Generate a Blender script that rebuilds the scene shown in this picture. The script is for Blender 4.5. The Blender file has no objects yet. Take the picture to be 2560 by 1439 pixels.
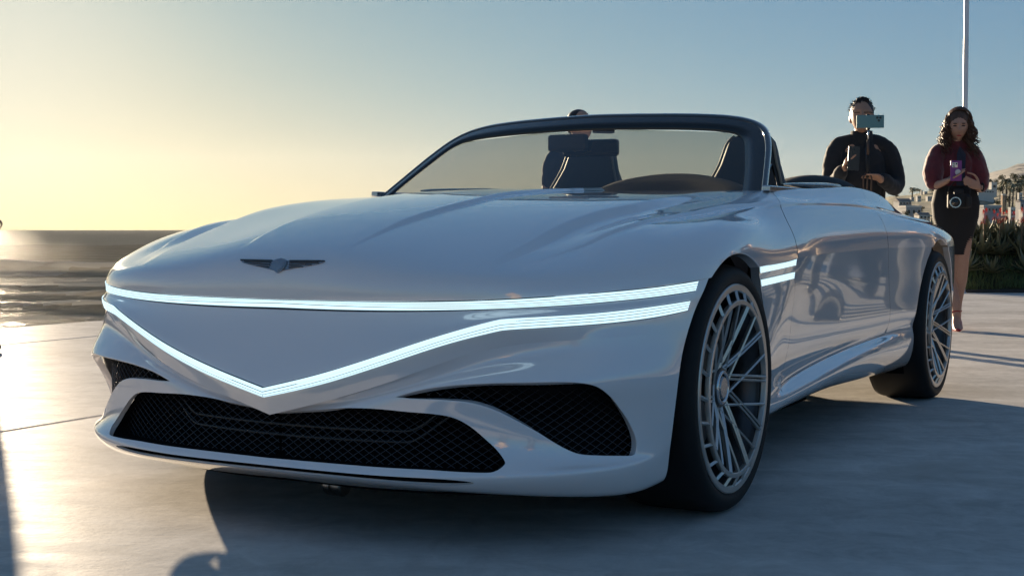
import bpy, bmesh, math, random
from mathutils import Vector, Matrix
from mathutils.geometry import delaunay_2d_cdt
random.seed(7)
scene = bpy.context.scene
COL = scene.collection
R = math.radians
# ------------------------------------------------------------------ camera, sky, sun, exposure
CAM_H = .8326
cam_d = bpy.data.cameras.new('camera'); cam = bpy.data.objects.new('camera', cam_d); COL.objects.link(cam)
cam_d.sensor_width = 36; cam_d.lens = 3365/2560*36; cam_d.clip_start = .05; cam_d.clip_end = 60000
cam.location = (0, 0, CAM_H); cam.rotation_euler = (R(90)-math.atan(146.5/3365), 0, 0)
scene.camera = cam
SUN_AZ, SUN_EL = R(-22), R(7.0)          # azimuth from the view axis, towards the sea
world = bpy.data.worlds.new('World'); scene.world = world; world.use_nodes = True
wn = world.node_tree.nodes; wl = world.node_tree.links; wn.clear()
sky_n = wn.new('ShaderNodeTexSky'); sky_n.sky_type = 'NISHITA'; sky_n.sun_disc = False
sky_n.sun_elevation = SUN_EL; sky_n.sun_rotation = SUN_AZ; sky_n.altitude = 0; sky_n.air_density = .9; sky_n.dust_density = .4; sky_n.ozone_density = 6.5
bg = wn.new('ShaderNodeBackground'); bg.inputs[1].default_value = .063
out = wn.new('ShaderNodeOutputWorld'); 
SKY_K = .41            # soft shoulder on the sky's brightest part, as the air near the sun saturates
def vm(op, a, b):
    n = wn.new('ShaderNodeVectorMath'); n.operation = op
    for i, q in enumerate((a, b)):
        if isinstance(q, (int, float)): n.inputs[i].default_value = (q, q, q)
        else: wl.new(q, n.inputs[i])
    return n.outputs[0]
tcw = wn.new('ShaderNodeTexCoord'); sepw = wn.new('ShaderNodeSeparateXYZ'); wl.new(tcw.outputs['Generated'], sepw.inputs[0])
def fm(op, a, b):
    n = wn.new('ShaderNodeMath'); n.operation = op
    for i, q in enumerate((a, b)):
        if isinstance(q, (int, float)): n.inputs[i].default_value = q
        else: wl.new(q, n.inputs[i])
    return n.outputs[0]
hz = fm('POWER', 2.718, fm('MULTIPLY', fm('ABSOLUTE', sepw.outputs[2], 0), -9.0))       # marine haze thickens towards the horizon, all round
mixw = wn.new('ShaderNodeMix'); mixw.data_type = 'RGBA'; wl.new(hz, mixw.inputs[0])
mixw.inputs[6].default_value = (.74, 1.0, 1.14, 1); mixw.inputs[7].default_value = (1.25, 1.10, .85, 1)
dn = wn.new('ShaderNodeVectorMath'); dn.operation = 'DOT_PRODUCT'; wl.new(tcw.outputs['Generated'], dn.inputs[0]); dn.inputs[1].default_value = (math.sin(SUN_AZ), math.cos(SUN_AZ), .08)
gold = fm('MULTIPLY', fm('POWER', fm('MAXIMUM', dn.outputs['Value'], 0.0), 10.0), fm('ADD', fm('MULTIPLY', hz, .55), .45))
mixg = wn.new('ShaderNodeMix'); mixg.data_type = 'RGBA'; wl.new(gold, mixg.inputs[0]); mixg.inputs[6].default_value = (1, 1, 1, 1); mixg.inputs[7].default_value = (2.0, 1.30, .30, 1)   # low sun reddens the air around it
ds_ = wn.new('ShaderNodeVectorMath'); ds_.operation = 'DOT_PRODUCT'; wl.new(tcw.outputs['Generated'], ds_.inputs[0]); ds_.inputs[1].default_value = (math.sin(SUN_AZ)*math.cos(SUN_EL), math.cos(SUN_AZ)*math.cos(SUN_EL), math.sin(SUN_EL))
mixs = wn.new('ShaderNodeMix'); mixs.data_type = 'RGBA'; wl.new(fm('POWER', fm('MAXIMUM', ds_.outputs['Value'], 0.0), 130.0), mixs.inputs[0]); mixs.inputs[6].default_value = (1, 1, 1, 1); mixs.inputs[7].default_value = (2.6, 2.2, 1.7, 1)   # aureole round the sun
sky_h = vm('MULTIPLY', vm('MULTIPLY', vm('MULTIPLY', sky_n.outputs[0], mixw.outputs[2]), mixg.outputs[2]), mixs.outputs[2])
sky_h = vm("MULTIPLY", sky_h, .375)
amb = wn.new('ShaderNodeVectorMath'); amb.operation = 'ADD'; wl.new(sky_h, amb.inputs[0]); amb.inputs[1].default_value = (.19, .31, .425)   # even fill added to the whole sky to lift the shade
sky_h = amb.outputs[0]
sky_c = vm('DIVIDE', sky_h, vm('ADD', vm('MULTIPLY', sky_h, SKY_K), 1.0))
wl.new(sky_c, bg.inputs[0]); wl.new(bg.outputs[0], out.inputs[0])
sun_d = bpy.data.lights.new('sun', 'SUN'); sun_d.energy = 2.8; sun_d.angle = R(.53); sun_d.color = (1, .80, .56)
sun = bpy.data.objects.new('sun', sun_d); COL.objects.link(sun)
to_sun = Vector((math.sin(SUN_AZ)*math.cos(SUN_EL), math.cos(SUN_AZ)*math.cos(SUN_EL), math.sin(SUN_EL)))
sun.rotation_euler = (-to_sun).to_track_quat('-Z', 'Y').to_euler(); sun.location = to_sun*50
scene.view_settings.view_transform = 'Standard'; scene.view_settings.look = 'None'
scene.view_settings.exposure = 2.62; scene.view_settings.gamma = 1.0; scene.view_settings.use_curve_mapping = False
scene.render.engine = 'CYCLES'; scene.cycles.max_bounces = 8; scene.cycles.transparent_max_bounces = 16
scene.cycles.caustics_reflective = False; scene.cycles.caustics_refractive = False; scene.cycles.sample_clamp_indirect = 4

# ------------------------------------------------------------------ helpers
def mat(name, col=(.5,.5,.5), rough=.5, metal=0., spec=.5, coat=0., emit=None, es=0., noise=None, bump=None, trans=0., ior=1.45, sheen=0., coords='Object'):
    """noise=(scale, amount, colour2) mixes two colours; bump=(scale, strength, distance)"""
    m = bpy.data.materials.new(name); m.use_nodes = True
    nt = m.node_tree; b = nt.nodes['Principled BSDF']
    b.inputs['Base Color'].default_value = (*col, 1); b.inputs['Roughness'].default_value = rough; b.inputs['Metallic'].default_value = metal
    b.inputs['Specular IOR Level'].default_value = spec; b.inputs['Coat Weight'].default_value = coat; b.inputs['Coat Roughness'].default_value = .02
    b.inputs['Transmission Weight'].default_value = trans; b.inputs['IOR'].default_value = ior; b.inputs['Sheen Weight'].default_value = sheen
    if emit: b.inputs['Emission Color'].default_value = (*emit, 1); b.inputs['Emission Strength'].default_value = es
    if noise or bump:
        tc = nt.nodes.new('ShaderNodeTexCoord')
    if noise:
        n = nt.nodes.new('ShaderNodeTexNoise'); n.inputs['Scale'].default_value = noise[0]; n.inputs['Detail'].default_value = 6
        nt.links.new(tc.outputs[coords], n.inputs['Vector'])
        cr = nt.nodes.new('ShaderNodeMapRange'); cr.inputs[1].default_value = .35; cr.inputs[2].default_value = .65
        nt.links.new(n.outputs['Fac'], cr.inputs[0]); mx = nt.nodes.new('ShaderNodeMix'); mx.data_type = 'RGBA'
        mm = nt.nodes.new('ShaderNodeMath'); mm.operation = 'MULTIPLY'; mm.inputs[1].default_value = noise[1]; nt.links.new(cr.outputs[0], mm.inputs[0])
        nt.links.new(mm.outputs[0], mx.inputs[0]); mx.inputs[6].default_value = (*col, 1); mx.inputs[7].default_value = (*noise[2], 1)
        nt.links.new(mx.outputs[2], b.inputs['Base Color'])
    if bump:
        n = nt.nodes.new('ShaderNodeTexNoise'); n.inputs['Scale'].default_value = bump[0]; n.inputs['Detail'].default_value = 5
        nt.links.new(tc.outputs[coords], n.inputs['Vector'])
        bp = nt.nodes.new('ShaderNodeBump'); bp.inputs['Strength'].default_value = bump[1]; bp.inputs['Distance'].default_value = bump[2]
        nt.links.new(n.outputs['Fac'], bp.inputs['Height']); nt.links.new(bp.outputs[0], b.inputs['Normal'])
    return m
def link(name, me, m=None, parent=None, smooth=False):
    o = bpy.data.objects.new(name, me); COL.objects.link(o)
    if m is not None:
        for x in (m if isinstance(m, (list, tuple)) else [m]): me.materials.append(x)
    if parent is not None: o.parent = parent
    if smooth: me.polygons.foreach_set('use_smooth', [True]*len(me.polygons))
    return o
def mesh(name, v, f):
    me = bpy.data.meshes.new(name); me.from_pydata([tuple(map(float, p)) for p in v], [], [tuple(map(int, q)) for q in f]); me.update(); return me
def empty(name, loc=(0,0,0), rz=0., parent=None):
    o = bpy.data.objects.new(name, None); COL.objects.link(o); o.location = loc; o.rotation_euler = (0,0,rz); o.empty_display_size = .2
    if parent is not None: o.parent = parent
    return o
def tag(o, label=None, cat=None, group=None, kind=None):
    if label: o['label'] = label
    if cat: o['category'] = cat
    if group: o['group'] = group
    if kind: o['kind'] = kind
    return o
def dup(o, parent=None):
    c = o.copy(); COL.objects.link(c)
    if parent is not None: c.parent = parent; c.matrix_parent_inverse = o.matrix_parent_inverse
    for ch in [x for x in bpy.data.objects if x.parent == o]: dup(ch, c)
    return c
class MB:
    """collects vertices and faces for one mesh"""
    def __init__(s): s.v = []; s.f = []; s.n = None
    def add(s, v, f):
        k = len(s.v); s.v += [tuple(map(float, p)) for p in v]; s.f += [tuple(int(i)+k for i in q) for q in f]; return s
    def box(s, c, d, rz=0., M=None):
        x, y, z = [q/2 for q in d]
        V = [Vector((i*x, j*y, k*z)) for k in (-1,1) for j in (-1,1) for i in (-1,1)]
        if rz: V = [Matrix.Rotation(rz, 3, 'Z') @ p for p in V]
        if M is not None: V = [M @ p for p in V]
        V = [p+Vector(c) for p in V]
        return s.add(V, [(0,2,3,1),(4,5,7,6),(0,1,5,4),(2,6,7,3),(0,4,6,2),(1,3,7,5)])
    def tube(s, P, r, n=8, cap=True, flat=1.0, up=None):
        """tube along points P with radius r (number or list)"""
        P = [Vector(p) for p in P]; k = len(P); r = [r]*k if not hasattr(r, '__len__') else r
        V = []; a = None
        for i, p in enumerate(P):
            t = (P[min(i+1, k-1)]-P[max(i-1, 0)]).normalized()
            if a is None:
                a = Vector(up) if up is not None else (Vector((0,0,1)) if abs(t.z) < .9 else Vector((1,0,0)))
            a = (a-t*a.dot(t)).normalized(); b = t.cross(a)
            for j in range(n):
                w = 2*math.pi*j/n; V.append(p+(a*math.cos(w)*flat+b*math.sin(w))*r[i])
        F = [(i*n+j, i*n+(j+1)%n, (i+1)*n+(j+1)%n, (i+1)*n+j) for i in range(k-1) for j in range(n)]
        if cap: F += [tuple(range(n))[::-1], tuple((k-1)*n+j for j in range(n))]
        return s.add(V, F)
    def lathe(s, prof, n=48, axis='y', c=(0,0,0), closed=False):
        """prof: list of (radius, axial)"""
        V = []
        for i in range(n):
            w = 2*math.pi*i/n
            for r, h in prof:
                q = (r*math.cos(w), h, r*math.sin(w)) if axis == 'y' else (r*math.cos(w), r*math.sin(w), h)
                V.append((q[0]+c[0], q[1]+c[1], q[2]+c[2]))
        m = len(prof); K = m if closed else m-1
        F = [(i*m+j, ((i+1)%n)*m+j, ((i+1)%n)*m+(j+1)%m, i*m+(j+1)%m) for i in range(n) for j in range(K)]
        return s.add(V, F)
    def grid(s, P, wrap=False):
        """P: array rows x cols x 3"""
        a, b = len(P), len(P[0]); F = [(i*b+j, i*b+(j+1)%b, (i+1)*b+(j+1)%b, (i+1)*b+j) for i in range(a-1) for j in range(b if wrap else b-1)]
        return s.add([p for row in P for p in row], F)
    def ellipsoid(s, c, r, n=16, m=10, M=None):
        P = []
        for i in range(m+1):
            th = math.pi*i/m; P.append([])
            for j in range(n):
                ph = 2*math.pi*j/n; q = Vector((r[0]*math.sin(th)*math.cos(ph), r[1]*math.sin(th)*math.sin(ph), r[2]*math.cos(th)))
                if M is not None: q = M @ q
                P[-1].append(q+Vector(c))
        return s.grid(P, True)
    def build(s, name, m=None, parent=None, smooth=False, bevel=0., sub=0, angle=None):
        me = mesh(name, s.v, s.f)
        if bevel:
            b = bmesh.new(); b.from_mesh(me); bmesh.ops.bevel(b, geom=list(b.edges), offset=bevel, segments=2, profile=.5, affect='EDGES', clamp_overlap=True); b.to_mesh(me); b.free()
        o = link(name, me, m, parent, smooth)
        if angle is not None: me.polygons.foreach_set('use_smooth', [True]*len(me.polygons)); me.set_sharp_from_angle(angle=R(angle))
        return o
#NETS-BEGIN
import numpy as np
def _nat(x, n):
    A = np.eye(n); B = np.zeros((n, n))
    for i in range(1, n-1):
        h0 = x[i]-x[i-1]; h1 = x[i+1]-x[i]
        A[i, i-1] = h0/6; A[i, i] = (h0+h1)/3; A[i, i+1] = h1/6
        B[i, i-1] = 1/h0; B[i, i] = -1/h0-1/h1; B[i, i+1] = 1/h1
    return np.linalg.solve(A, B)
def _basis(x, M, t):
    n = len(x); i = np.clip(np.searchsorted(x, t, side='right')-1, 0, n-2)
    h = x[i+1]-x[i]; b = (t-x[i])/h; a = 1-b
    W = np.zeros((len(t), n)); r = np.arange(len(t))
    W[r, i] += a; W[r, i+1] += b
    W += ((a**3-a)*h*h/6)[:, None]*M[i]+((b**3-b)*h*h/6)[:, None]*M[i+1]
    return W
def _knots(C, axis, p=.6):
    d = np.linalg.norm(np.diff(C, axis=axis), axis=2)**p
    d = d.mean(axis=1-axis); k = np.concatenate([[0], np.cumsum(d)])
    return k/k[-1]
class Surf:
    """interpolating bicubic surface through a net C[row(v), column(u)] of points"""
    def __init__(s, rows, disp=None):
        s.C = np.array(rows, float); s.nv, s.nu = s.C.shape[:2]
        s.kv = _knots(s.C, 0); s.ku = _knots(s.C, 1)
        s.Mv = _nat(s.kv, s.nv); s.Mu = _nat(s.ku, s.nu); s.disp = disp
    def __call__(s, uv):
        uv = np.atleast_2d(np.asarray(uv, float))
        Wu = _basis(s.ku, s.Mu, uv[:, 0]); Wv = _basis(s.kv, s.Mv, uv[:, 1])
        P = np.einsum('ni,nj,ijk->nk', Wv, Wu, s.C)
        if s.disp is not None: P = s.disp(P, uv)
        return P
    def normal(s, uv, e=1e-3):
        uv = np.atleast_2d(np.asarray(uv, float))
        a = np.clip(uv+[e, 0], 0, 1); b = np.clip(uv-[e, 0], 0, 1); c = np.clip(uv+[0, e], 0, 1); d = np.clip(uv-[0, e], 0, 1)
        n = np.cross(s(a)-s(b), s(c)-s(d)); l = np.linalg.norm(n, axis=1, keepdims=True)
        return n/np.maximum(l, 1e-12)
def curve(pts, n=60, t=None):
    C = np.array(pts, float); d = np.linalg.norm(np.diff(C, axis=0), axis=1)**.6
    k = np.concatenate([[0], np.cumsum(d)]); k /= k[-1]
    if t is None: t = np.linspace(0, 1, n)
    return _basis(k, _nat(k, len(C)), np.asarray(t, float)) @ C
# ---------- hood clamshell: columns run round the nose and along the flank, rows from light bar to cowl
HC = [
 [(.844,0,.643),(.842,0,.70),(.815,0,.757),(.60,0,.835),(.10,0,.925),(-.45,0,.965),(-.88,0,.978)],
 [(.846,.2,.644),(.843,.195,.70),(.81,.19,.754),(.60,.185,.83),(.10,.175,.922),(-.45,.165,.963),(-.875,.16,.978)],
 [(.832,.4,.646),(.828,.395,.697),(.79,.385,.74),(.58,.37,.815),(.08,.35,.918),(-.45,.33,.96),(-.87,.32,.978)],
 [(.78,.61,.652),(.775,.605,.697),(.735,.59,.73),(.54,.55,.803),(.06,.53,.913),(-.45,.49,.957),(-.865,.47,.977)],
 [(.70,.775,.662),(.69,.765,.70),(.64,.735,.737),(.45,.68,.81),(.02,.68,.908),(-.46,.63,.952),(-.865,.60,.976)],
 [(.60,.88,.672),(.585,.865,.715),(.525,.82,.757),(.33,.775,.828),(-.05,.77,.894),(-.48,.72,.945),(-.87,.70,.974)],
 [(.45,.975,.686),(.435,.96,.735),(.38,.915,.782),(.20,.86,.838),(-.12,.83,.882),(-.52,.78,.935),(-.875,.76,.972)],
 [(.262,1.032,.70),(.245,1.018,.757),(.22,.97,.805),(.06,.91,.85),(-.20,.87,.88),(-.56,.82,.927),(-.88,.80,.971)],
 [(.0,1.035,.715),(-.01,1.025,.775),(-.05,1.0,.825),(-.13,.945,.862),(-.30,.90,.885),(-.62,.85,.918),(-.885,.82,.97)],
 [(-.40,1.01,.722),(-.41,1.0,.775),(-.43,.975,.825),(-.47,.935,.865),(-.53,.905,.89),(-.72,.87,.925),(-.893,.835,.967)],
 [(-.73,.99,.735),(-.735,.98,.785),(-.745,.96,.83),(-.76,.935,.87),(-.78,.91,.90),(-.83,.88,.935),(-.90,.845,.965)]]
HOOD = Surf(np.array(HC).transpose(1, 0, 2))
# ---------- upper fascia (light bars, shield)
U0 = [(.844,0,.643),(.846,.2,.644),(.832,.4,.646),(.78,.61,.652),(.70,.775,.662),(.60,.88,.672),(.45,.975,.686),(.262,1.032,.70)]
U1 = [(.838,0,.616),(.838,.2,.616),(.824,.4,.619),(.773,.61,.626),(.695,.775,.636),(.598,.88,.645),(.452,.975,.66),(.285,1.03,.674)]
U2 = [(.908,0,.404),(.900,.19,.449),(.884,.38,.510),(.815,.61,.586),(.715,.775,.609),(.61,.885,.615),(.46,.98,.626),(.318,1.024,.637)]
U3 = [(.905,0,.380),(.893,.19,.425),(.874,.38,.486),(.802,.61,.561),(.705,.775,.584),(.602,.885,.59),(.458,.978,.602),(.338,1.020,.612)]
U4 = [(.883,0,.328),(.872,.17,.372),(.858,.38,.437),(.778,.61,.520),(.688,.771,.545),(.606,.889,.553),(.462,.980,.560),(.372,1.015,.562)]
UPPER = Surf([U0,U1,U2,U3,U4])
B0 = [(.85,0,.345),(.852,.17,.374)]+U4[2:]
B1 = [(.85,0,.335),(.85,.18,.365),(.838,.38,.415),(.772,.61,.484),(.694,.777,.505),(.616,.894,.511),(.476,.982,.516),(.397,1.010,.51)]
B2 = [(.855,0,.32),(.86,.18,.350),(.85,.38,.402),(.805,.61,.445),(.735,.795,.448),(.64,.905,.453),(.50,.985,.456),(.413,1.006,.45)]
B3 = [(.86,0,.29),(.868,.19,.31),(.855,.38,.33),(.80,.61,.36),(.715,.79,.365),(.613,.900,.365),(.492,.973,.37),(.42,.998,.365)]
B4 = [(.89,0,.225),(.892,.2,.227),(.875,.4,.228),(.815,.62,.235),(.72,.79,.235),(.600,.900,.235),(.480,.956,.24),(.405,.978,.25)]
B5 = [(.915,0,.20),(.915,.2,.20),(.895,.4,.20),(.84,.62,.205),(.745,.795,.208),(.615,.91,.213),(.485,.955,.217),(.39,.968,.215)]
B6 = [(.90,0,.175),(.898,.2,.175),(.875,.4,.172),(.81,.6,.163),(.705,.76,.150),(.585,.87,.142),(.46,.925,.142),(.365,.945,.15)]
B7 = [(.82,0,.145),(.818,.2,.143),(.795,.4,.143),(.73,.58,.142),(.62,.71,.138),(.51,.80,.135),(.41,.86,.135),(.345,.875,.135)]
BUMPER = Surf([B0,B1,B2,B3,B4,B5,B6,B7])
UPPER.ku = BUMPER.ku; UPPER.Mu = BUMPER.Mu
# ---------- flank: columns from the front arch to the tail, rows from sill to belt
_sx = [-.60,-.73,-1.0,-1.45,-2.0,-2.55,-3.1,-3.6,-3.95]
def _srow(first, ys, zs, tail, xs=None):
    return [first]+[(x, y, z) for x, y, z in zip(xs or _sx, ys, zs)]+tail
SR = [
 _srow((-.37,.85,.195),[.84,.83,.82,.82,.82,.82,.84,.82,.70],[.192,.19,.19,.192,.192,.19,.19,.20,.22],[(-4.05,.5,.25),(-4.1,.25,.25),(-4.12,0,.25)]),
 _srow((-.396,.955,.218),[.948,.943,.94,.938,.936,.935,.945,.93,.83],[.218,.220,.226,.232,.215,.198,.20,.21,.23],[(-4.13,.6,.26),(-4.2,.3,.26),(-4.22,0,.26)]),
 _srow((-.409,.978,.262),[.972,.970,.970,.970,.970,.970,.98,.955,.85],[.266,.274,.291,.314,.331,.325,.33,.33,.33],[(-4.15,.62,.33),(-4.22,.3,.33),(-4.24,0,.33)]),
 _srow((-.413,.975,.285),[.958,.944,.934,.934,.938,.957,.99,.965,.86],[.294,.303,.320,.343,.359,.37,.37,.37,.37],[(-4.16,.63,.36),(-4.23,.3,.36),(-4.25,0,.36)]),
 _srow((-.42,.988,.36),[.966,.954,.942,.941,.944,.967,1.0,.975,.865],[.36,.36,.37,.39,.405,.42,.42,.42,.42],[(-4.17,.64,.42),(-4.24,.3,.42),(-4.26,0,.42)]),
 _srow((-.396,.992,.5),[.980,.970,.958,.955,.957,.978,1.008,.985,.875],[.52,.53,.54,.55,.55,.55,.55,.55,.55],[(-4.18,.65,.55),(-4.25,.3,.55),(-4.27,0,.55)]),
 _srow((-.30,.998,.65),[.988,.982,.970,.9625,.9635,.984,1.012,.987,.88],[.655,.66,.665,.67,.67,.67,.67,.67,.67],[(-4.18,.66,.67),(-4.25,.3,.67),(-4.27,0,.67)]),
 _srow((-.22,1.018,.718),[1.0,.99,.974,.964,.965,.985,1.014,.985,.88],[.728,.735,.74,.745,.75,.75,.745,.745,.745],[(-4.18,.66,.745),(-4.25,.3,.745),(-4.27,0,.745)])]
SIDE = Surf(SR)
_tx = [-1.0,-1.45,-2.0,-2.55,-3.1,-3.6,-3.95]
TR = [
 [(-.73,.99,.735)]+[(x,y,z) for x,y,z in zip(_tx,[.974,.964,.965,.985,1.014,.985,.88],[.74,.745,.75,.75,.745,.745,.745])]+[(-4.18,.66,.745),(-4.25,.3,.745),(-4.27,0,.745)],
 [(-.735,.98,.785)]+[(x,y,z) for x,y,z in zip(_tx,[.966,.957,.96,.98,1.008,.975,.87],[.79,.795,.80,.80,.79,.785,.785])]+[(-4.17,.65,.785),(-4.24,.3,.785),(-4.26,0,.785)],
 [(-.745,.96,.83)]+[(x,y,z) for x,y,z in zip(_tx,[.95,.943,.946,.965,.99,.95,.85],[.84,.845,.85,.845,.83,.815,.815])]+[(-4.15,.63,.82),(-4.22,.3,.82),(-4.24,0,.82)],
 [(-.76,.935,.87)]+[(x,y,z) for x,y,z in zip(_tx,[.93,.926,.928,.945,.962,.92,.82],[.88,.885,.888,.875,.855,.84,.84])]+[(-4.13,.61,.84),(-4.2,.3,.84),(-4.22,0,.84)],
 [(-.78,.915,.90)]+[(x,y,z) for x,y,z in zip(_tx,[.915,.912,.912,.92,.925,.88,.78],[.911,.917,.915,.894,.872,.86,.855])]+[(-4.11,.58,.855),(-4.18,.28,.855),(-4.2,0,.855)],
 [(-.83,.88,.935)]+[(x,y,z) for x,y,z in zip(_tx,[.885,.885,.885,.885,.88,.83,.74],[.935,.945,.945,.912,.885,.875,.87])]+[(-4.08,.55,.868),(-4.14,.27,.868),(-4.16,0,.868)],
 [(-.90,.845,.965)]+[(x,y,z) for x,y,z in zip(_tx,[.855,.855,.85,.845,.82,.77,.69],[.972,.990,1.008,.985,.905,.885,.88])]+[(-4.05,.5,.878),(-4.1,.25,.878),(-4.12,0,.878)]]
TOPSIDE = Surf(TR)
#NETS-END
# ------------------------------------------------------------------ materials
M = {}
M['paint'] = mat('pearl_paint', (.88,.84,.84), .08, .14, .5, 1.0, bump=None)
M['black_gloss'] = mat('black_gloss', (.012,.014,.016), .12, 0, .5, .3)
M['black_matt'] = mat('black_matt', (.012,.012,.013), .7)
M['liner'] = mat('liner', (.006,.006,.007), .9, 0, .1)
M['rubber'] = mat('rubber', (.012,.012,.013), .62, 0, .35, bump=(60,.15,.002))
M['alloy'] = mat('brushed_alloy', (.60,.565,.53), .30, .85)
M['alloy_dark'] = mat('dark_alloy', (.10,.10,.105), .35, .9)
M['steel'] = mat('disc_steel', (.30,.30,.30), .3, 1.0)
M['silver'] = mat('silver_trim', (.62,.63,.65), .18, 1.0)
M['light'] = mat('light_strip', (.35,.38,.40), .3, 0, .5, 0, (.64,.90,1.0), .20)
M['mesh'] = mat('grille_wire', (.05,.05,.055), .35, .6)
M['frame'] = mat('windshield_frame_paint', (.035,.050,.064), .10, 0, .5, 1.0)
M['leather'] = mat('dark_leather', (.05,.036,.029), .5, bump=(80,.2,.002))
M['piping'] = mat('tan_piping', (.35,.24,.16), .5)
M['badge'] = mat('badge_metal', (.36,.37,.39), .25, .9)
def glass_mat():
    m = bpy.data.materials.new('windshield_glass'); m.use_nodes = True; nt = m.node_tree; nt.nodes.clear()
    t = nt.nodes.new('ShaderNodeBsdfTransparent'); t.inputs[0].default_value = (.46,.47,.43,1)
    g = nt.nodes.new('ShaderNodeBsdfGlossy'); g.inputs['Roughness'].default_value = .02; g.inputs[0].default_value = (1,1,1,1)
    f = nt.nodes.new('ShaderNodeFresnel'); f.inputs[0].default_value = 1.45
    mx = nt.nodes.new('ShaderNodeMixShader'); o = nt.nodes.new('ShaderNodeOutputMaterial')
    nt.links.new(f.outputs[0], mx.inputs[0]); nt.links.new(t.outputs[0], mx.inputs[1]); nt.links.new(g.outputs[0], mx.inputs[2]); nt.links.new(mx.outputs[0], o.inputs[0])
    return m
M['glass'] = glass_mat()

# ------------------------------------------------------------------ car
TH = .4964
CAR = empty('convertible_car', (-.2403, 4.4289, 0))
CAR.matrix_world = Matrix(((-math.sin(TH), math.cos(TH), 0, -.2403), (-math.cos(TH), -math.sin(TH), 0, 4.4289), (0, 0, 1, 0), (0, 0, 0, 1)))
tag(CAR, 'pearl white open-top convertible with glowing light strips parked on the terrace', 'car')
ARX, ARZ, AZ = .42, .40, .36
def in_poly(P, poly):
    x, y = P[:, 0], P[:, 1]; c = np.zeros(len(P), bool); n = len(poly)
    for i in range(n):
        x0, y0 = poly[i]; x1, y1 = poly[(i+1) % n]
        if y0 == y1: continue
        k = (y0 > y) != (y1 > y); c ^= k & (x < (x1-x0)*(y-y0)/(y1-y0)+x0)
    return c
def dist_poly(P, poly):
    D = np.full(len(P), 1e9); n = len(poly)
    for i in range(n):
        a = poly[i]; b = poly[(i+1) % n]; ab = b-a; l = max(ab @ ab, 1e-12)
        t = np.clip(((P-a) @ ab)/l, 0, 1); D = np.minimum(D, np.linalg.norm(P-a-t[:, None]*ab, axis=1))
    return D
def smooth_loop(pts, n=90, sharp=()):
    """closed loop through pts (Catmull), corners listed in sharp stay sharp"""
    p = np.array(pts, float); k = len(p); o = []
    m = max(2, n//k)
    for i in range(k):
        p0, p1, p2, p3 = p[i-1], p[i], p[(i+1) % k], p[(i+2) % k]
        if i in sharp: p0 = p1
        if (i+1) % k in sharp: p3 = p2
        for j in range(m):
            t = j/m; o.append(.5*((2*p1)+(-p0+p2)*t+(2*p0-5*p1+4*p2-p3)*t*t+(-p0+3*p1-3*p2+p3)*t**3))
    return np.array(o)
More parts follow.
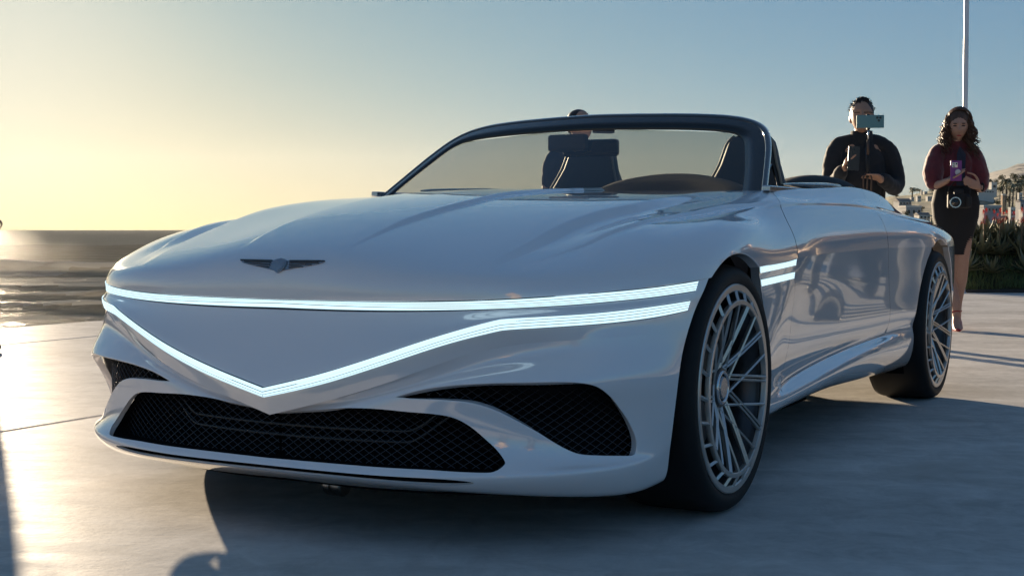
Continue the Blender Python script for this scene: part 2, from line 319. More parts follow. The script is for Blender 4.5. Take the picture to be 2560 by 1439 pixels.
class Shell:
    """trimmed pieces of parametric surfaces with exact normals, both sides of the car, one mesh"""
    def __init__(s): s.v = []; s.f = []; s.n = []
    def put(s, P, N, F, mirror=True):
        k = len(s.v); s.v += P.tolist(); s.n += N.tolist(); s.f += [tuple(int(i)+k for i in q) for q in F]
        if mirror:
            k = len(s.v); s.v += (P*[1,-1,1]).tolist(); s.n += (N*[1,-1,1]).tolist(); s.f += [tuple(int(i)+k for i in q)[::-1] for q in F]
    def grid(s, S, u0=0, u1=1, v0=0, v1=1, nu=60, nv=40, off=0., flip=False, mirror=True, uf=None):
        U = np.asarray(u0, float) if hasattr(u0, '__len__') else np.linspace(u0, u1, nu); V = np.linspace(0, 1, nv); UV = np.zeros((nv, nu, 2))
        a = np.array([v0(u) for u in U]) if callable(v0) else np.full(nu, v0); b = np.array([v1(u) for u in U]) if callable(v1) else np.full(nu, v1)
        UV[:, :, 0] = U; UV[:, :, 1] = a+(b-a)*V[:, None]; uv = UV.reshape(-1, 2)
        P = S(uv); N = S.normal(uv)*(-1 if flip else 1); P = P+N*off
        F = [(i*nu+j, i*nu+j+1, (i+1)*nu+j+1, (i+1)*nu+j) for i in range(nv-1) for j in range(nu-1)]
        if flip: F = [q[::-1] for q in F]
        s.put(P, N, F, mirror); return P.reshape(nv, nu, 3), N.reshape(nv, nu, 3)
    def trimmed(s, S, outer, holes=(), nu=70, nv=50, sc=(2.2,.8), flip=False, depth=.03, rim_outer=None, mirror=True, off=0.):
        sc = np.array(sc); loops = [np.array(outer)]+[np.array(h) for h in holes]
        g = np.stack(np.meshgrid(np.linspace(.004,.996,nu), np.linspace(.004,.996,nv)), -1).reshape(-1, 2)
        k = in_poly(g, loops[0])
        for h in loops[1:]: k &= ~in_poly(g, h)
        h0 = .45*max(sc[0]/nu, sc[1]/nv)
        for l in loops: k &= dist_poly(g*sc, l*sc) > h0
        pts = np.concatenate(loops+[g[k]]); E = []; b = 0
        for l in loops: E += [(b+i, b+(i+1) % len(l)) for i in range(len(l))]; b += len(l)
        vv, ee, ff, ov, oe, of = delaunay_2d_cdt([Vector(p*sc) for p in pts], E, [], 0, 1e-7)
        uv = np.array([tuple(p) for p in vv])/sc; ff = [tuple(q) for q in ff]
        c = np.array([uv[list(q)].mean(0) for q in ff]); k = in_poly(c, loops[0])
        for h in loops[1:]: k &= ~in_poly(c, h)
        F = [q for q, z in zip(ff, k) if z]
        sg = -1 if flip else 1; P = S(uv); N = S.normal(uv)*sg
        # wind every face along the normal
        G = []
        for q in F:
            nn = np.cross(P[q[1]]-P[q[0]], P[q[2]]-P[q[0]]); G.append(q if nn @ N[q[0]] >= 0 else q[::-1])
        s.put(P+N*off, N, G, mirror)
        for h in loops[1:]: s.rim(S, h, depth, sg, mirror, True, off)
    def rim(s, S, loop, depth, sg=1, mirror=True, closed=True, off=0.):
        """wall running inwards from a loop, with a small rounded edge"""
        uv = np.array(loop); P = S(uv); N = S.normal(uv)*sg; P = P+N*off
        T = (np.roll(P, -1, 0)-np.roll(P, 1, 0)) if closed else np.gradient(P, axis=0)
        T /= np.maximum(np.linalg.norm(T, axis=1, keepdims=True), 1e-9); W = np.cross(N, T)
        # W must point into the opening
        c = P.mean(0)
        if closed and ((c-P)*W).sum() < 0: W = -W
        rows = []
        for a, d in ((0, 0), (.4, .0006), (.8, .002), (1, .004), (1, depth)):
            rows.append((P-N*d+W*(.0025*math.sin(a*math.pi/2)), N*math.cos(a*math.pi/2)+W*math.sin(a*math.pi/2)))
        n = len(P); Q = np.concatenate([r[0] for r in rows]); NN = np.concatenate([r[1] for r in rows])
        F = [(i*n+j, i*n+(j+1) % n, (i+1)*n+(j+1) % n, (i+1)*n+j) for i in range(len(rows)-1) for j in range(n if closed else n-1)]
        nn = np.cross(Q[F[0][1]]-Q[F[0][0]], Q[F[0][3]]-Q[F[0][0]])
        if nn @ NN[F[0][0]] < 0: F = [q[::-1] for q in F]
        s.put(Q, NN, F, mirror)
    def build(s, name, m, parent=None, pair=False):
        V = np.array(s.v); N = np.array(s.n); key = {}; idx = np.zeros(len(V), int); nv = []; nn = []
        for i, (p, n) in enumerate(zip(np.round(V, 5), N)):
            t = tuple(p+0.); hit = None
            for k in key.get(t, ()):
                if nn[k] @ n > .5*np.linalg.norm(nn[k]): hit = k; break
            if hit is None: hit = len(nv); nv.append(V[i]); nn.append(n.copy()); key.setdefault(t, []).append(hit)
            else: nn[hit] = nn[hit]+n
            idx[i] = hit
        F = [tuple(dict.fromkeys(int(idx[i]) for i in q)) for q in s.f]; F = [q for q in F if len(q) > 2]
        nv = np.array(nv); nn = np.array(nn); nn /= np.maximum(np.linalg.norm(nn, axis=1, keepdims=True), 1e-9); res = []
        for sg in ((1, -1) if pair else (0,)):
            if sg: G = [q for q in F if nv[list(q), 1].mean()*sg > 0]; u = sorted({i for q in G for i in q}); mp = {a: b for b, a in enumerate(u)}; G = [tuple(mp[i] for i in q) for q in G]; A, B = nv[u], nn[u]
            else: G, A, B = F, nv, nn
            me = mesh(name, A, G); o = link(name, me, m, parent if parent is not None else CAR, True)
            me.normals_split_custom_set_from_vertices([tuple(n) for n in B]); res.append(o)
        return res if pair else res[0]
def arch_f(P, cx):
    dz = P[:, 2]-AZ
    return (np.abs(P[:, 0]-cx)/(ARX+.005))**2.15+(np.maximum(dz, 0)/(ARZ+.004))**2.15-1
# hood: small creases pressed into the metal
def sstep(a, b, x): t = np.clip((x-a)/(b-a), 0, 1); return t*t*(3-2*t)
H_RAW = Surf(HOOD.C); T_RAW = Surf(TOPSIDE.C)
def hood_disp(P, uv):
    P = P.copy(); k = uv[:, 0] > HOOD.ku[9]; fade = 1-sstep(HOOD.ku[9], 1, uv[:, 0])
    if k.any():                                   # meet the door skin exactly at the shut line
        w = sstep(HOOD.ku[9], 1, uv[k, 0])[:, None]; v = uv[k, 1]; o = np.ones_like(v)
        P[k] += w*(TOPSIDE(np.stack([o*0, np.interp(v, HOOD.kv, TOPSIDE.kv)], 1))-H_RAW(np.stack([o, v], 1)))
    x, y = P[:, 0], np.abs(P[:, 1])
    f = sstep(.83, .45, x)
    yc = np.interp(x, [-.8,-.02,.14,.33,.52,.67,.76,.81], [.185,.205,.216,.206,.195,.190,.175,.158])
    dz = .012*f*(1-sstep(yc-.002, yc+.018, y))                                  # raised centre panel
    yb = np.interp(x, [-.8,-.18,.0,.17,.34,.55,.67,.78], [.66,.699,.692,.65,.621,.61,.591,.567])
    dz = dz-.018*sstep(.80,.40,x)*sstep(-.80,-.15,x)*sstep(yb-.006, yb+.038, y)*(1-sstep(yb+.06, yb+.22, y))      # hollow outside the hood bulge
    yf = np.interp(x, [-.9,-.769,-.369,-.115,.07,.231,.457,.519,.627,.743], [.897,.884,.836,.813,.803,.788,.743,.715,.682,.654])
    dz = dz+.009*sstep(.72,.25,x)*(1-sstep(yf-.002, yf+.015, y))*sstep(yf-.10, yf-.015, y)     # shoulder crease running into the door
    P[:, 2] += dz*fade; return P
def top_disp(P, uv):
    P = P.copy(); v = uv[:, 1]; a = .008*sstep(.665, .715, v)*(1-sstep(.735, .98, v)); P[:, 1] += a*.55*np.sign(P[:, 1]); P[:, 2] += a*.8; return P
TOPSIDE.disp = top_disp; HOOD.disp = hood_disp
# clamshell, cut by the front wheel arch
def v_arch(u):
    v = np.linspace(0, .5, 120); P = HOOD(np.stack([np.full(120, u), v], 1)); f = arch_f(P, 0)
    k = np.where(f < 0)[0]
    if not len(k) or u < .5: return 0.
    i = min(k[-1], 118); return float(v[i]+(v[i+1]-v[i])*(-f[i])/max(f[i+1]-f[i], 1e-9))
us = np.unique(np.concatenate([np.linspace(0, 1, 161), np.linspace(.055, .165, 70), np.linspace(.27, .60, 170), np.linspace(HOOD.ku[7]-.01, HOOD.ku[9]+.01, 160)])); va = np.array([v_arch(u) for u in us])
def va_i(u): return float(np.interp(u, us, va))
sh = Shell()
sh.grid(HOOD, us, 1, va_i, 1, len(us), 130)
P, N = sh.grid(HOOD, 0, 1, va_i, lambda u: va_i(u)+.002, 2, 2) if 0 else (None, None)
uvb = np.stack([us, va], 1); sh.rim(HOOD, uvb[::-1], .03, 1, True, False)
sh.build('hood', M['paint'])
# upper fascia
sh = Shell(); sh.grid(UPPER, 0, 1, 0, 1, 110, 70, flip=True)
uvb = np.stack([np.linspace(0,.30,40), np.ones(40)], 1); sh.rim(UPPER, uvb, .05, -1, True, False)
sh.build('front_panel', M['paint'])
# bumper with grille, side intakes and lip slot
GR = [(0,.155),(.08,.165),(.16,.205),(.239,.272),(.331,.327),(.404,.36),(.439,.383),(.467,.42),(.495,.472),(.518,.517),(.535,.566),(.535,.592),(.522,.634),(.504,.646),(.450,.640),(.37,.6236),(.239,.6176),(.12,.62),(0,.6244)]
INT = [(.3116,.2418),(.3701,.2221),(.4295,.2250),(.4867,.2290),(.5612,.2242),(.6422,.2170),(.7029,.2270),(.7418,.2516),(.7706,.3019),(.7956,.3666),(.8192,.4205),(.8391,.4737),(.8467,.5136),(.8427,.5543),(.829,.5710),(.7851,.5604),(.7327,.5496),(.6985,.5416),(.6752,.5285),(.6391,.4957),(.5968,.4513),(.5577,.4110),(.5214,.3712),(.4930,.3446),(.4643,.3255),(.4122,.3037),(.3522,.2765)]
SLOT = [(0,.700),(.2,.698),(.34,.700),(.43,.710),(.487,.735),(.45,.765),(.34,.785),(.2,.788),(0,.79)]
gr = smooth_loop(GR, 140, (0, len(GR)-1)); gr[:, 0] = np.maximum(gr[:, 0], 0)
sl = smooth_loop(SLOT, 60, (0, len(SLOT)-1)); sl[:, 0] = np.maximum(sl[:, 0], 0)
it = smooth_loop(INT, 160, (0,))
# outline of the half bumper runs round the openings that touch the centre line
k = (len(GR)-1)*(140//len(GR)); ge = np.concatenate([gr[:k+1]])
k2 = (len(SLOT)-1)*(60//len(SLOT)); se = sl[:k2+1]
edge = lambda a, b, n: np.stack([np.linspace(a[0], b[0], n), np.linspace(a[1], b[1], n)], 1)
outer = np.concatenate([edge((0,0),(1,0),80)[:-1], edge((1,0),(1,1),50)[:-1], edge((1,1),(0,1),80)[:-1], edge((0,1),(0,.79),14)[:-1], se[::-1], edge((0,.70),(0,.6245),10)[1:-1], ge[::-1], edge((0,.155),(0,0),8)[1:-1]])
sh = Shell(); sh.trimmed(BUMPER, outer, [it], 130, 90, (2.0,1.0), flip=True, depth=.022)
sh.rim(BUMPER, ge, .016, -1, True, False); sh.rim(BUMPER, se, .008, -1, True, False)
sh.build('bumper', M['paint'])
# black backs and tunnel added to stop light leaks, wire meshes inside the openings
def back(name, loop, d, m, parent=CAR, pair=False):
    lp = np.array(loop); c = np.array([lp[:, 0].mean(), lp[:, 1].mean()])
    P = BUMPER(lp); N = -BUMPER.normal(lp); P = P-N*d; q = P.mean(0)
    n = len(P); s_ = MB()
    for sg in (1, -1):
        if pair and sg < 0: s_.build(name, m, parent); s_ = MB()
        s_.add([tuple(p*[1,sg,1]) for p in P]+[tuple(q*[1,sg,1])], [(i, (i+1) % n, n) for i in range(n)])
    return s_.build(name, m, parent)
back('slot_shade_inlay', se, .007, M['liner'])  # shallow black inlay standing in for the shade of a deep slot
gp = BUMPER(ge)*[1,.93,1]-[.11,0,0]; g0 = BUMPER(ge)+BUMPER.normal(ge)*.015; gq = np.concatenate([gp, (gp*[1,-1,1])[::-1]]); g0 = np.concatenate([g0, (g0*[1,-1,1])[::-1]]); MB().grid([g0, gq], True).build('grille_light_block', M['liner'], CAR); MB().add(list(gq)+[gq.mean(0)], [(i, (i+1) % len(gq), len(gq)) for i in range(len(gq))]).build('grille_black_back', M['liner'], CAR); back('intake_back', it, .05, M['liner'], pair=True)
def wire(loop_uv, d, sp, m, name, ycen=True):
    """diamond wire mesh behind an opening, in (arc, z) coordinates"""
    lp = BUMPER(np.array(loop_uv)); g = np.stack(np.meshgrid(np.linspace(0,1,90), np.linspace(0.02,.75,60)), -1).reshape(-1, 2); G = BUMPER(g)
    # arc length in plan as first coordinate
    yy = np.linspace(0, 1.02, 300)
    plan = BUMPER(np.stack([np.linspace(0, 1, 300), np.full(300, .45)], 1)); s_ = np.concatenate([[0], np.cumsum(np.hypot(*np.diff(plan[:, :2], axis=0).T))])
    def arc(P): 
        i = ((P[:, None, :2]-plan[None, :, :2])**2).sum(2).argmin(1); return s_[i]
    L2 = np.stack([arc(lp), lp[:, 2]], 1); c2 = L2.mean(0); k2 = L2[:, 0] > .02; L2[k2] = c2+(L2[k2]-c2)*[1.05,1.10]; L2[:, 1] = np.clip(L2[:, 1], lp[:, 2].min()-.005, None)
    mb = MB(); a0, a1 = L2[:, 0].min(), L2[:, 0].max(); z0, z1 = L2[:, 1].min(), L2[:, 1].max()
    tn = np.gradient(plan[:, :2], axis=0); tn /= np.linalg.norm(tn, axis=1, keepdims=True); nrm = np.stack([tn[:, 1], -tn[:, 0]], 1)
    for sl_ in (.62, -.62):
        c = a0-(z1-z0)/.62
        while c < a1+(z1-z0)/.62:
            z = np.linspace(z0, z1, 40); a = c+(z-z0)/sl_ if sl_ > 0 else c-(z-z0)/.62
            k = in_poly(np.stack([a, z], 1), L2) & (a >= 0)
            run = []
            for i in range(41):
                if i < 40 and k[i]:
                    x, y = np.interp(a[i], s_, plan[:, 0]), np.interp(a[i], s_, plan[:, 1]); nx, ny = np.interp(a[i], s_, nrm[:, 0]), np.interp(a[i], s_, nrm[:, 1])
                    run.append((x+nx*d if nx < 0 else x-nx*d, y+(ny*d if nx < 0 else -ny*d), z[i]))
                else:
                    if len(run) > 1:
                        r2 = run[::3]+([run[-1]] if (len(run)-1) % 3 else [])
                        if len(r2) > 1:
                            mb.tube(r2, .0011, 3, False); mb.tube([(p[0], -p[1], p[2]) for p in r2], .0011, 3, False)
                    run = []
            c += sp
    return mb
wire(ge, .03, .034, None, 'x').build('grille_mesh', M['mesh'], CAR)['kind'] = 'stuff'
wire(it, .026, .034, None, 'x').build('intake_mesh', M['mesh'], CAR)['kind'] = 'stuff'
# cavity behind the bumper: one dark box-like shell following the plan
mb = MB(); pl = BUMPER(np.stack([np.linspace(0, .93, 40), np.full(40, .45)], 1)); P = []
for z in (.12, .2, .35, .5, .6):
    a = np.array([(x-.13, y*.86, z) for x, y, _ in pl]); P.append(np.concatenate([(a*[1,-1,1])[::-1], a]))
mb.grid(P); mb.build('intake_lining', M['liner'], CAR)
# light bars: four glowing strips each, in a black channel
def strips(S, v0, v1, u0, u1, name, label=None, n=4, nu=120, parent=CAR, taper=0.):
    f0 = v0 if callable(v0) else (lambda u: v0); f1 = v1 if callable(v1) else (lambda u: v1); mix = lambda t: (lambda u: f0(u)+(f1(u)-f0(u))*t)
    ch = Shell(); ch.grid(S, u0, u1, mix(-.03), mix(1.04), nu, 3, .0012, True)
    c = ch.build(name, M['black_gloss'], parent)
    if label: c['label'] = label
    for i in range(n):
        a = mix((i+.06)/n); b = mix((i+.87)/n)
        t = Shell(); t.grid(S, u0 if u0 == 0 else u0+.001, u1-.001-taper*i, a, b, nu, 3, .004, True); t.build('light_strip', M['light'], c)
    return c
def kinked(a, b):
    a, b = np.array(a), np.array(b)
    ca, cb = [curve(np.concatenate([q, np.zeros((len(q),1))], 1), 60) for q in (a, b)]; q = np.concatenate([ca, cb[1:]]); return lambda u: float(np.interp(u, q[:, 0], q[:, 1]))
VT_ = kinked([(0,.551),(.13,.543),(.26,.541),(.42,.549),(.49,.535),(.532,.506)], [(.532,.506),(.575,.523),(.62,.530),(.74,.518),(.877,.487),(1,.500)])
VB_ = kinked([(0,.722),(.25,.719),(.34,.733),(.4125,.731),(.484,.727),(.532,.708)], [(.532,.708),(.575,.726),(.62,.735),(.738,.731),(.876,.720),(1,.695)])
strips(UPPER, lambda u: .004+.030*sstep(.70,.99,u), lambda u: UPPER.kv[1]+.045*sstep(.75,.99,u), 0, .978, 'light_bar', 'upper straight light bar along the hood edge', nu=160)
strips(UPPER, VT_, VB_, 0, .972, 'light_bar', 'lower V-shaped light bar round the nose', nu=200)
# ---------- flank
def door_front(z): return np.interp(z, [.2,.3,.45,.6,.67,.735,.80,.9,1.0], [-.60,-.64,-.71,-.738,-.733,-.729,-.735,-.775,-.86])
def inv_uv(S, x, z):
    g = getattr(S, '_g', None)
    if g is None:
        q = np.stack(np.meshgrid(np.linspace(0,1,200), np.linspace(0,1,120)), -1).reshape(-1, 2); S._g = g = (q, S(q))
    q, P = g; out = []
    for a, b in zip(np.atleast_1d(x), np.atleast_1d(z)):
        i = ((P[:, 0]-a)**2+(P[:, 2]-b)**2).argmin(); t = q[i].copy()
        for _ in range(8):
            p = S(t)[0]; f = np.array([p[0]-a, p[2]-b]); pu = S(np.clip(t+[1e-4,0],0,1))[0]-S(np.clip(t-[1e-4,0],0,1))[0]; pv = S(np.clip(t+[0,1e-4],0,1))[0]-S(np.clip(t-[0,1e-4],0,1))[0]
            J = np.array([[pu[0],pv[0]],[pu[2],pv[2]]])/2e-4; t = np.clip(t-np.clip(np.linalg.lstsq(J, f, rcond=None)[0], -.05, .05), 0, 1)
        out.append(t)
    return np.array(out)
RCX = -3.1
th_ = np.linspace(0, math.pi, 60)
def arch_loop(S, cx, zlo, zhi):
    w = np.linspace(-.6, math.pi+.6, 120); x = cx+ARX*np.cos(w); z = AZ+np.where(np.sin(w) > 0, (ARZ+.02)*np.sin(w), ARX*np.sin(w))
    k = (z > zlo) & (z < zhi); return x[k], z[k]
# rear arch on the lower flank
xa, za = arch_loop(SIDE, RCX, .20, .70)
# lower flank outline, walked along param edges, arch notched in from bottom
def side_v(u0, z):   # v at column u with height z
    v = np.linspace(0, 1, 200); return float(np.interp(z, SIDE(np.stack([np.full(200, u0), v], 1))[:, 2], v))
w = np.linspace(-.55, math.pi+.55, 110); xr = RCX+ARX*np.cos(w); zr = AZ+np.where(np.sin(w) > 0, (ARZ+.025)*np.sin(w), ARX*np.sin(w))
low = zr < .735
fr = [i for i in range(110) if low[i]]
i1 = max(i for i in range(55) if low[i]); i2 = min(i for i in range(55, 110) if low[i])
arF = inv_uv(SIDE, xr[:i1+1], zr[:i1+1]); arB = inv_uv(SIDE, xr[i2:], zr[i2:])
uF0, uB0 = arF[0][0], arB[-1][0]
arF = np.concatenate([[[arF[0][0], 0]], arF, [[inv_uv(SIDE, [xr[i1+1]], [.745])[0][0], 1]]]); arB = np.concatenate([[[inv_uv(SIDE, [xr[i2-1]], [.745])[0][0], 1]], arB, [[arB[-1][0], 0]]])
# door cut line
zd = np.linspace(.335, .735, 24); dl = inv_uv(SIDE, door_front(zd), zd); dl[-1][1] = 1
vgap = SIDE.kv[3]
ug = np.linspace(dl[0][0], uF0-.06, 40)
gapl = np.stack([ug, np.full(40, vgap+.01)], 1); gapl[:, 1] += .0*ug
DR = -2.16   # rear door edge
zr2 = np.linspace(.378, .745, 16)
dr = inv_uv(SIDE, DR-.10*sstep(.75,.4,zr2), zr2); dr[-1][1] = 1
corner0 = gapl[gapl[:, 0] <= dr[0][0]-.003]
G_ = .0016
# door skin (lower part): gap line, rear edge, top, front edge
door_lo = np.concatenate([dl[::-1], [[dl[0][0], vgap+.01]], corner0[1:], dr, edge((dr[-1][0], 1), (dl[-1][0], 1), 40)[1:-1]])
def inset(lp, g, sc=np.array((4.2,.62))):
    q = lp*sc; t = np.roll(q, -1, 0)-np.roll(q, 1, 0); t /= np.maximum(np.linalg.norm(t, axis=1, keepdims=True), 1e-9); n = np.stack([-t[:, 1], t[:, 0]], 1)
    A = .5*np.sum(q[:, 0]*np.roll(q[:, 1], -1)-np.roll(q[:, 0], -1)*q[:, 1])
    if A < 0: n = -n
    o = (q+n*g)/sc; k = lp[:, 1] > .9995; o[k, 1] = 1; return o
SC = (4.2,.62)
# front fender lower (arch lip to door line, above sill)
fen = np.concatenate([edge((0, 0), (dl[0][0], 0), 16)[:-1], edge((dl[0][0], 0), (dl[0][0], vgap+.01), 12)[:-1], dl, edge((dl[-1][0], 1), (0, 1), 16)[1:-1], edge((0, 1), (0, 0), 40)[:-1]])
sh = Shell(); sh.trimmed(SIDE, fen, [], 260, 60, SC, flip=False)
sh.rim(SIDE, edge((0,1),(0,0),40), .03, 1, True, False)
sh.build('front_fender', M['paint'], None, True)
# sill: below the gap line, from the door line to the rear arch
sl1 = np.concatenate([edge((dl[0][0], 0), (uF0, 0), 60)[:-1], [q for q in arF if q[1] < vgap+.01], [[np.interp(vgap+.01, arF[:40,1], arF[:40,0]), vgap+.01]], edge((np.interp(vgap+.01, arF[:40,1], arF[:40,0]), vgap+.01), (dl[0][0], vgap+.01), 60)[1:], edge((dl[0][0], vgap+.01), (dl[0][0], 0), 8)[1:-1]])
sh = Shell(); sh.trimmed(SIDE, sl1, [], 170, 70, SC)
k = np.array([q for q in arF if q[1] < vgap+.01]); sh.rim(SIDE, k[::-1], .03, 1, True, False)
sh.build('side_sill', M['paint'], None, True)
sh = Shell(); sh.trimmed(SIDE, inset(door_lo, .0022), [], 170, 60, SC)
# upper half of the door, up to the belt
def top_v(z, S=TOPSIDE): return z
dt = edge((.0012,0),(.0012,1),24)
ut0 = .0; urd = inv_uv(TOPSIDE, [DR], [.80])[0][0]
dtop = np.concatenate([edge((dt[0][0], 0), (urd, 0), 50)[:-1], edge((urd, 0), (urd, 1), 24)[:-1], edge((urd, 1), (dt[-1][0], 1), 50)[:-1], dt[::-1][:-1]])
dd = inset(dtop, .0022, np.array((4.0,.45))); k = dtop[:, 1] < .0005; dd[k, 1] = 0; k = dtop[:, 1] > .9995; dd[k, 1] = 1
sh.trimmed(TOPSIDE, dd, [], 120, 130, (1.3,.45))
sh.build('door', M['paint'], None, True)
# rear quarter panel: behind the door, round the arch to the tail
rq = np.concatenate([dr[::-1][:-1], corner0[-1:], [[np.interp(vgap+.01, arF[:40,1], arF[:40,0]), vgap+.01]], [q for q in arF if q[1] > vgap+.012], edge((arF[-1][0], 1), (dr[-1][0], 1), 14)[1:]])
sh = Shell(); sh.trimmed(SIDE, rq, [], 220, 70, SC); k = np.array([q for q in arF if q[1] > vgap]); sh.rim(SIDE, k[::-1], .03, 1, True, False)
rb = np.concatenate([arB, edge((arB[-1][0], 0), (1, 0), 40)[1:-1], edge((1, 0), (1, 1), 30)[:-1], edge((1, 1), (arB[0][0], 1), 40)[:-1]])
sh.trimmed(SIDE, rb, [], 220, 60, SC); sh.rim(SIDE, arB[::-1], .03, 1, True, False)
def v_arch2(u):
    v = np.linspace(0, .5, 100); P = TOPSIDE(np.stack([np.full(100, u), v], 1)); dz = P[:, 2]-AZ
    f = ((P[:, 0]-RCX)/ARX)**2+(dz/(ARZ+.025))**2-1; k = np.where(f < 0)[0]
    return 0. if not len(k) else float(v[k[-1]+1])
us2 = np.linspace(urd, 1, 130); va2 = np.array([v_arch2(u) for u in us2])
sh.grid(TOPSIDE, urd+.0005, 1, lambda u: float(np.interp(u, us2, va2)), 1, 130, 110); sh.rim(TOPSIDE, np.stack([us2, va2], 1)[::-1][(va2[::-1] > 0)], .03, 1, True, False)
sh.build('quarter_panel', M['paint'], None, True)
# rear deck behind the seats
def belt(u): return TOPSIDE(np.array([[u, 1.0]]))[0]
ub = np.linspace(urd+.03, 1, 40); rows = []
for a, dz in ((1, 0), (.93, .008), (.8, .012), (.55, .018), (.28, .02), (0, .02)):
    rows.append([belt(u)*[1, a, 1]+[0, 0, dz*(1-sstep(.9,1,u)) if a < 1 else 0] for u in ub])
P = np.array(rows); P = np.concatenate([P, (P*[1,-1,1])[::-1][1:]])
MB().grid(P).build('rear_deck', M['paint'], CAR, True)
# door caps and inner panels of the cabin
ua = np.linspace(dt[-1][0], urd+.03, 40)
for nm, offs, m in (('door_cap', [(0,0,0),(0,-.012,.006),(0,-.04,.006),(0,-.055,-.002)], M['paint']), ('door_lining', [(0,-.055,-.003),(0,-.07,-.03),(0,-.09,-.25),(0,-.10,-.45)], M['leather'])):
    P = np.array([[belt(u)+np.array(o_) for u in ua] for o_ in offs])
    for sg in (1, -1): MB().grid(P*[1,sg,1] if sg > 0 else (P*[1,-1,1])[::-1]).build(nm, m, CAR, True)
# side marker lights behind the front arch
ub_ = None
for z0, z1, xe in ((.700,.722,-.690),(.655,.677,-.690)):
    c = None
    for sg in (1,):
        uv0 = inv_uv(SIDE, [-.255 if z0 > .68 else -.315], [z0])[0]; n = 24
        def dup_side(s_, nm, m, par):
            r = s_.build(nm, m, par[0], True); r[1].parent = par[1]; return r
        def ribbon(a, b, off, nm, m, par, x0, x1):
            s_ = Shell(); xs = np.linspace(x0, x1, n); rows = []
            for t in (a, b):
                zz = z0+(z1-z0)*t+.012*(np.abs(xs)-.3)/.4; rows.append(inv_uv(SIDE, xs, np.minimum(zz, SIDE(np.array([[.2,1]]))[0][2]+.01)))
            uv = np.concatenate(rows); P = SIDE(uv); N = SIDE.normal(uv); P = P+N*off
            F = [(i, i+1, n+i+1, n+i) for i in range(n-1)]; nn = np.cross(P[1]-P[0], P[n]-P[0])
            if nn @ N[0] < 0: F = [q[::-1] for q in F]
            s_.put(P, N, F)
            if par is CAR: return s_.build(nm, m, par, True)
            return [s_.build(nm, m, par[0], True)] if False else [dup_side(s_, nm, m, par)]
        x0 = -ARX*math.sqrt(max(0, 1-((z0+.02-AZ)/ARZ)**2))-.008
        c = ribbon(-.06, 1.06, .0012, 'marker_light', M['black_gloss'], CAR, x0, xe-.004)
        for i in range(4): ribbon((i+.04)/4, (i+.93)/4, .004, 'light_strip', M['light'], c, x0-.002, xe)
# ---------- wheels
def make_wheel():
    w = empty('wheel', (0,0,0)); R0, RL = .37, .31
    t = MB(); prof = [(.300,-.004),(.312,.0),(.320,.005),(.333,.0085),(.345,.006),(.354,.0),(.3605,-.009),(.366,-.022),(.369,-.040),(.3702,-.07),(.3702,-.215),(.368,-.25),(.360,-.275),(.34,-.285),(.31,-.285),(.30,-.27)]
    t.lathe(prof, 96); t.build('tyre', M['rubber'], w, True)
    b = MB(); b.lathe([(.302,-.006),(.285,-.02),(.275,-.10),(.285,-.26),(.06,-.255)], 64); b.build('barrel', M['alloy_dark'], w, True)  # back closed by a disc added to block sun through the spokes
    r = MB(); r.lathe([(.300,-.012),(.3115,-.002),(.3115,.003),(.308,.006),(.292,.005),(.288,.001),(.288,-.012)], 96); r.build('rim', M['alloy'], w, angle=35)
    q = MB(); q.lathe([(.264,.005),(.264,.017),(.2625,.0185),(.2505,.0185),(.249,.017),(.247,.004)], 96); q.build('inner_ring', M['alloy'], w, angle=35)
    bar = None
    for k in range(24):
        if bar is None:
            m_ = MB(); d = Vector((.030, -.017, .0)); m_.tube([(.261,.0125,-.006),(.275,.006,.0),(.291,.0,.007)], .0062, 4, True); bar = m_.build('ring_bar', M['alloy'], w, angle=40); o = bar
        else: o = bar.copy(); COL.objects.link(o)
        o.rotation_euler = (0, 2*math.pi*k/24, 0)
    def spoke(a0, r0, a1, r1, nm='spoke', wd=.0046):
        def pt(a, r): 
            s_ = (r-.05)/.20; return Vector((r*math.cos(a), -.056+.070*min(1, s_)**.8, r*math.sin(a)))
        A = pt(a0, r0); B = pt(a1, r1); n = 6; P = []
        for i in range(n+1):
            p = A.lerp(B, i/n); rr = math.hypot(p.x, p.z); p.y = -.056+.069*min(1, max(0, (rr-.05)/.20))**.8; P.append(p)
        m_ = MB(); m_.tube(P, wd, 6, True, flat=1.7, up=(0,1,0)); return m_
    kinds = [(-.52,.058,.055,.251),(-.27,.058,.108,.251),(.66,.060,-.235,.251)]
    protos = []
    for k in range(10):
        for i, a in enumerate(kinds):
            if k == 0: protos.append(spoke(*a).build('spoke', M['alloy'], w, angle=40)); o = protos[i]
            else: o = protos[i].copy(); COL.objects.link(o)
            o.rotation_euler = (0, 2*math.pi*k/10+.1, 0)
    h = MB(); h.lathe([(.0,-.030),(.030,-.030),(.034,-.034),(.036,-.045)], 32); h.build('hub_cap', M['badge'], w, angle=35)
    h = MB(); h.lathe([(.036,-.05),(.040,-.036),(.056,-.036),(.060,-.042),(.060,-.08),(.0,-.08)], 40); h.build('hub', M['alloy_dark'], w, angle=35)
    h = MB(); h.lathe([(.040,-.0355),(.043,-.031),(.049,-.031),(.052,-.0355)], 40); h.build('hub_ring', M['silver'], w, True)
    h = MB(); h.lathe([(.07,-.12),(.195,-.12),(.195,-.145),(.07,-.145)], 64, closed=True); h.build('brake_disc', M['steel'], w, angle=35)
    h = MB(); V = []
    for r_, y_ in ((.14,-.10),(.215,-.10),(.215,-.165),(.14,-.165)):
        V.append([(r_*math.cos(a), y_, r_*math.sin(a)) for a in np.linspace(-.55,.55,12)])
    V.append(V[0]); h.grid(V); h.build('brake_caliper', M['alloy_dark'], w)
    return w
W0 = make_wheel()
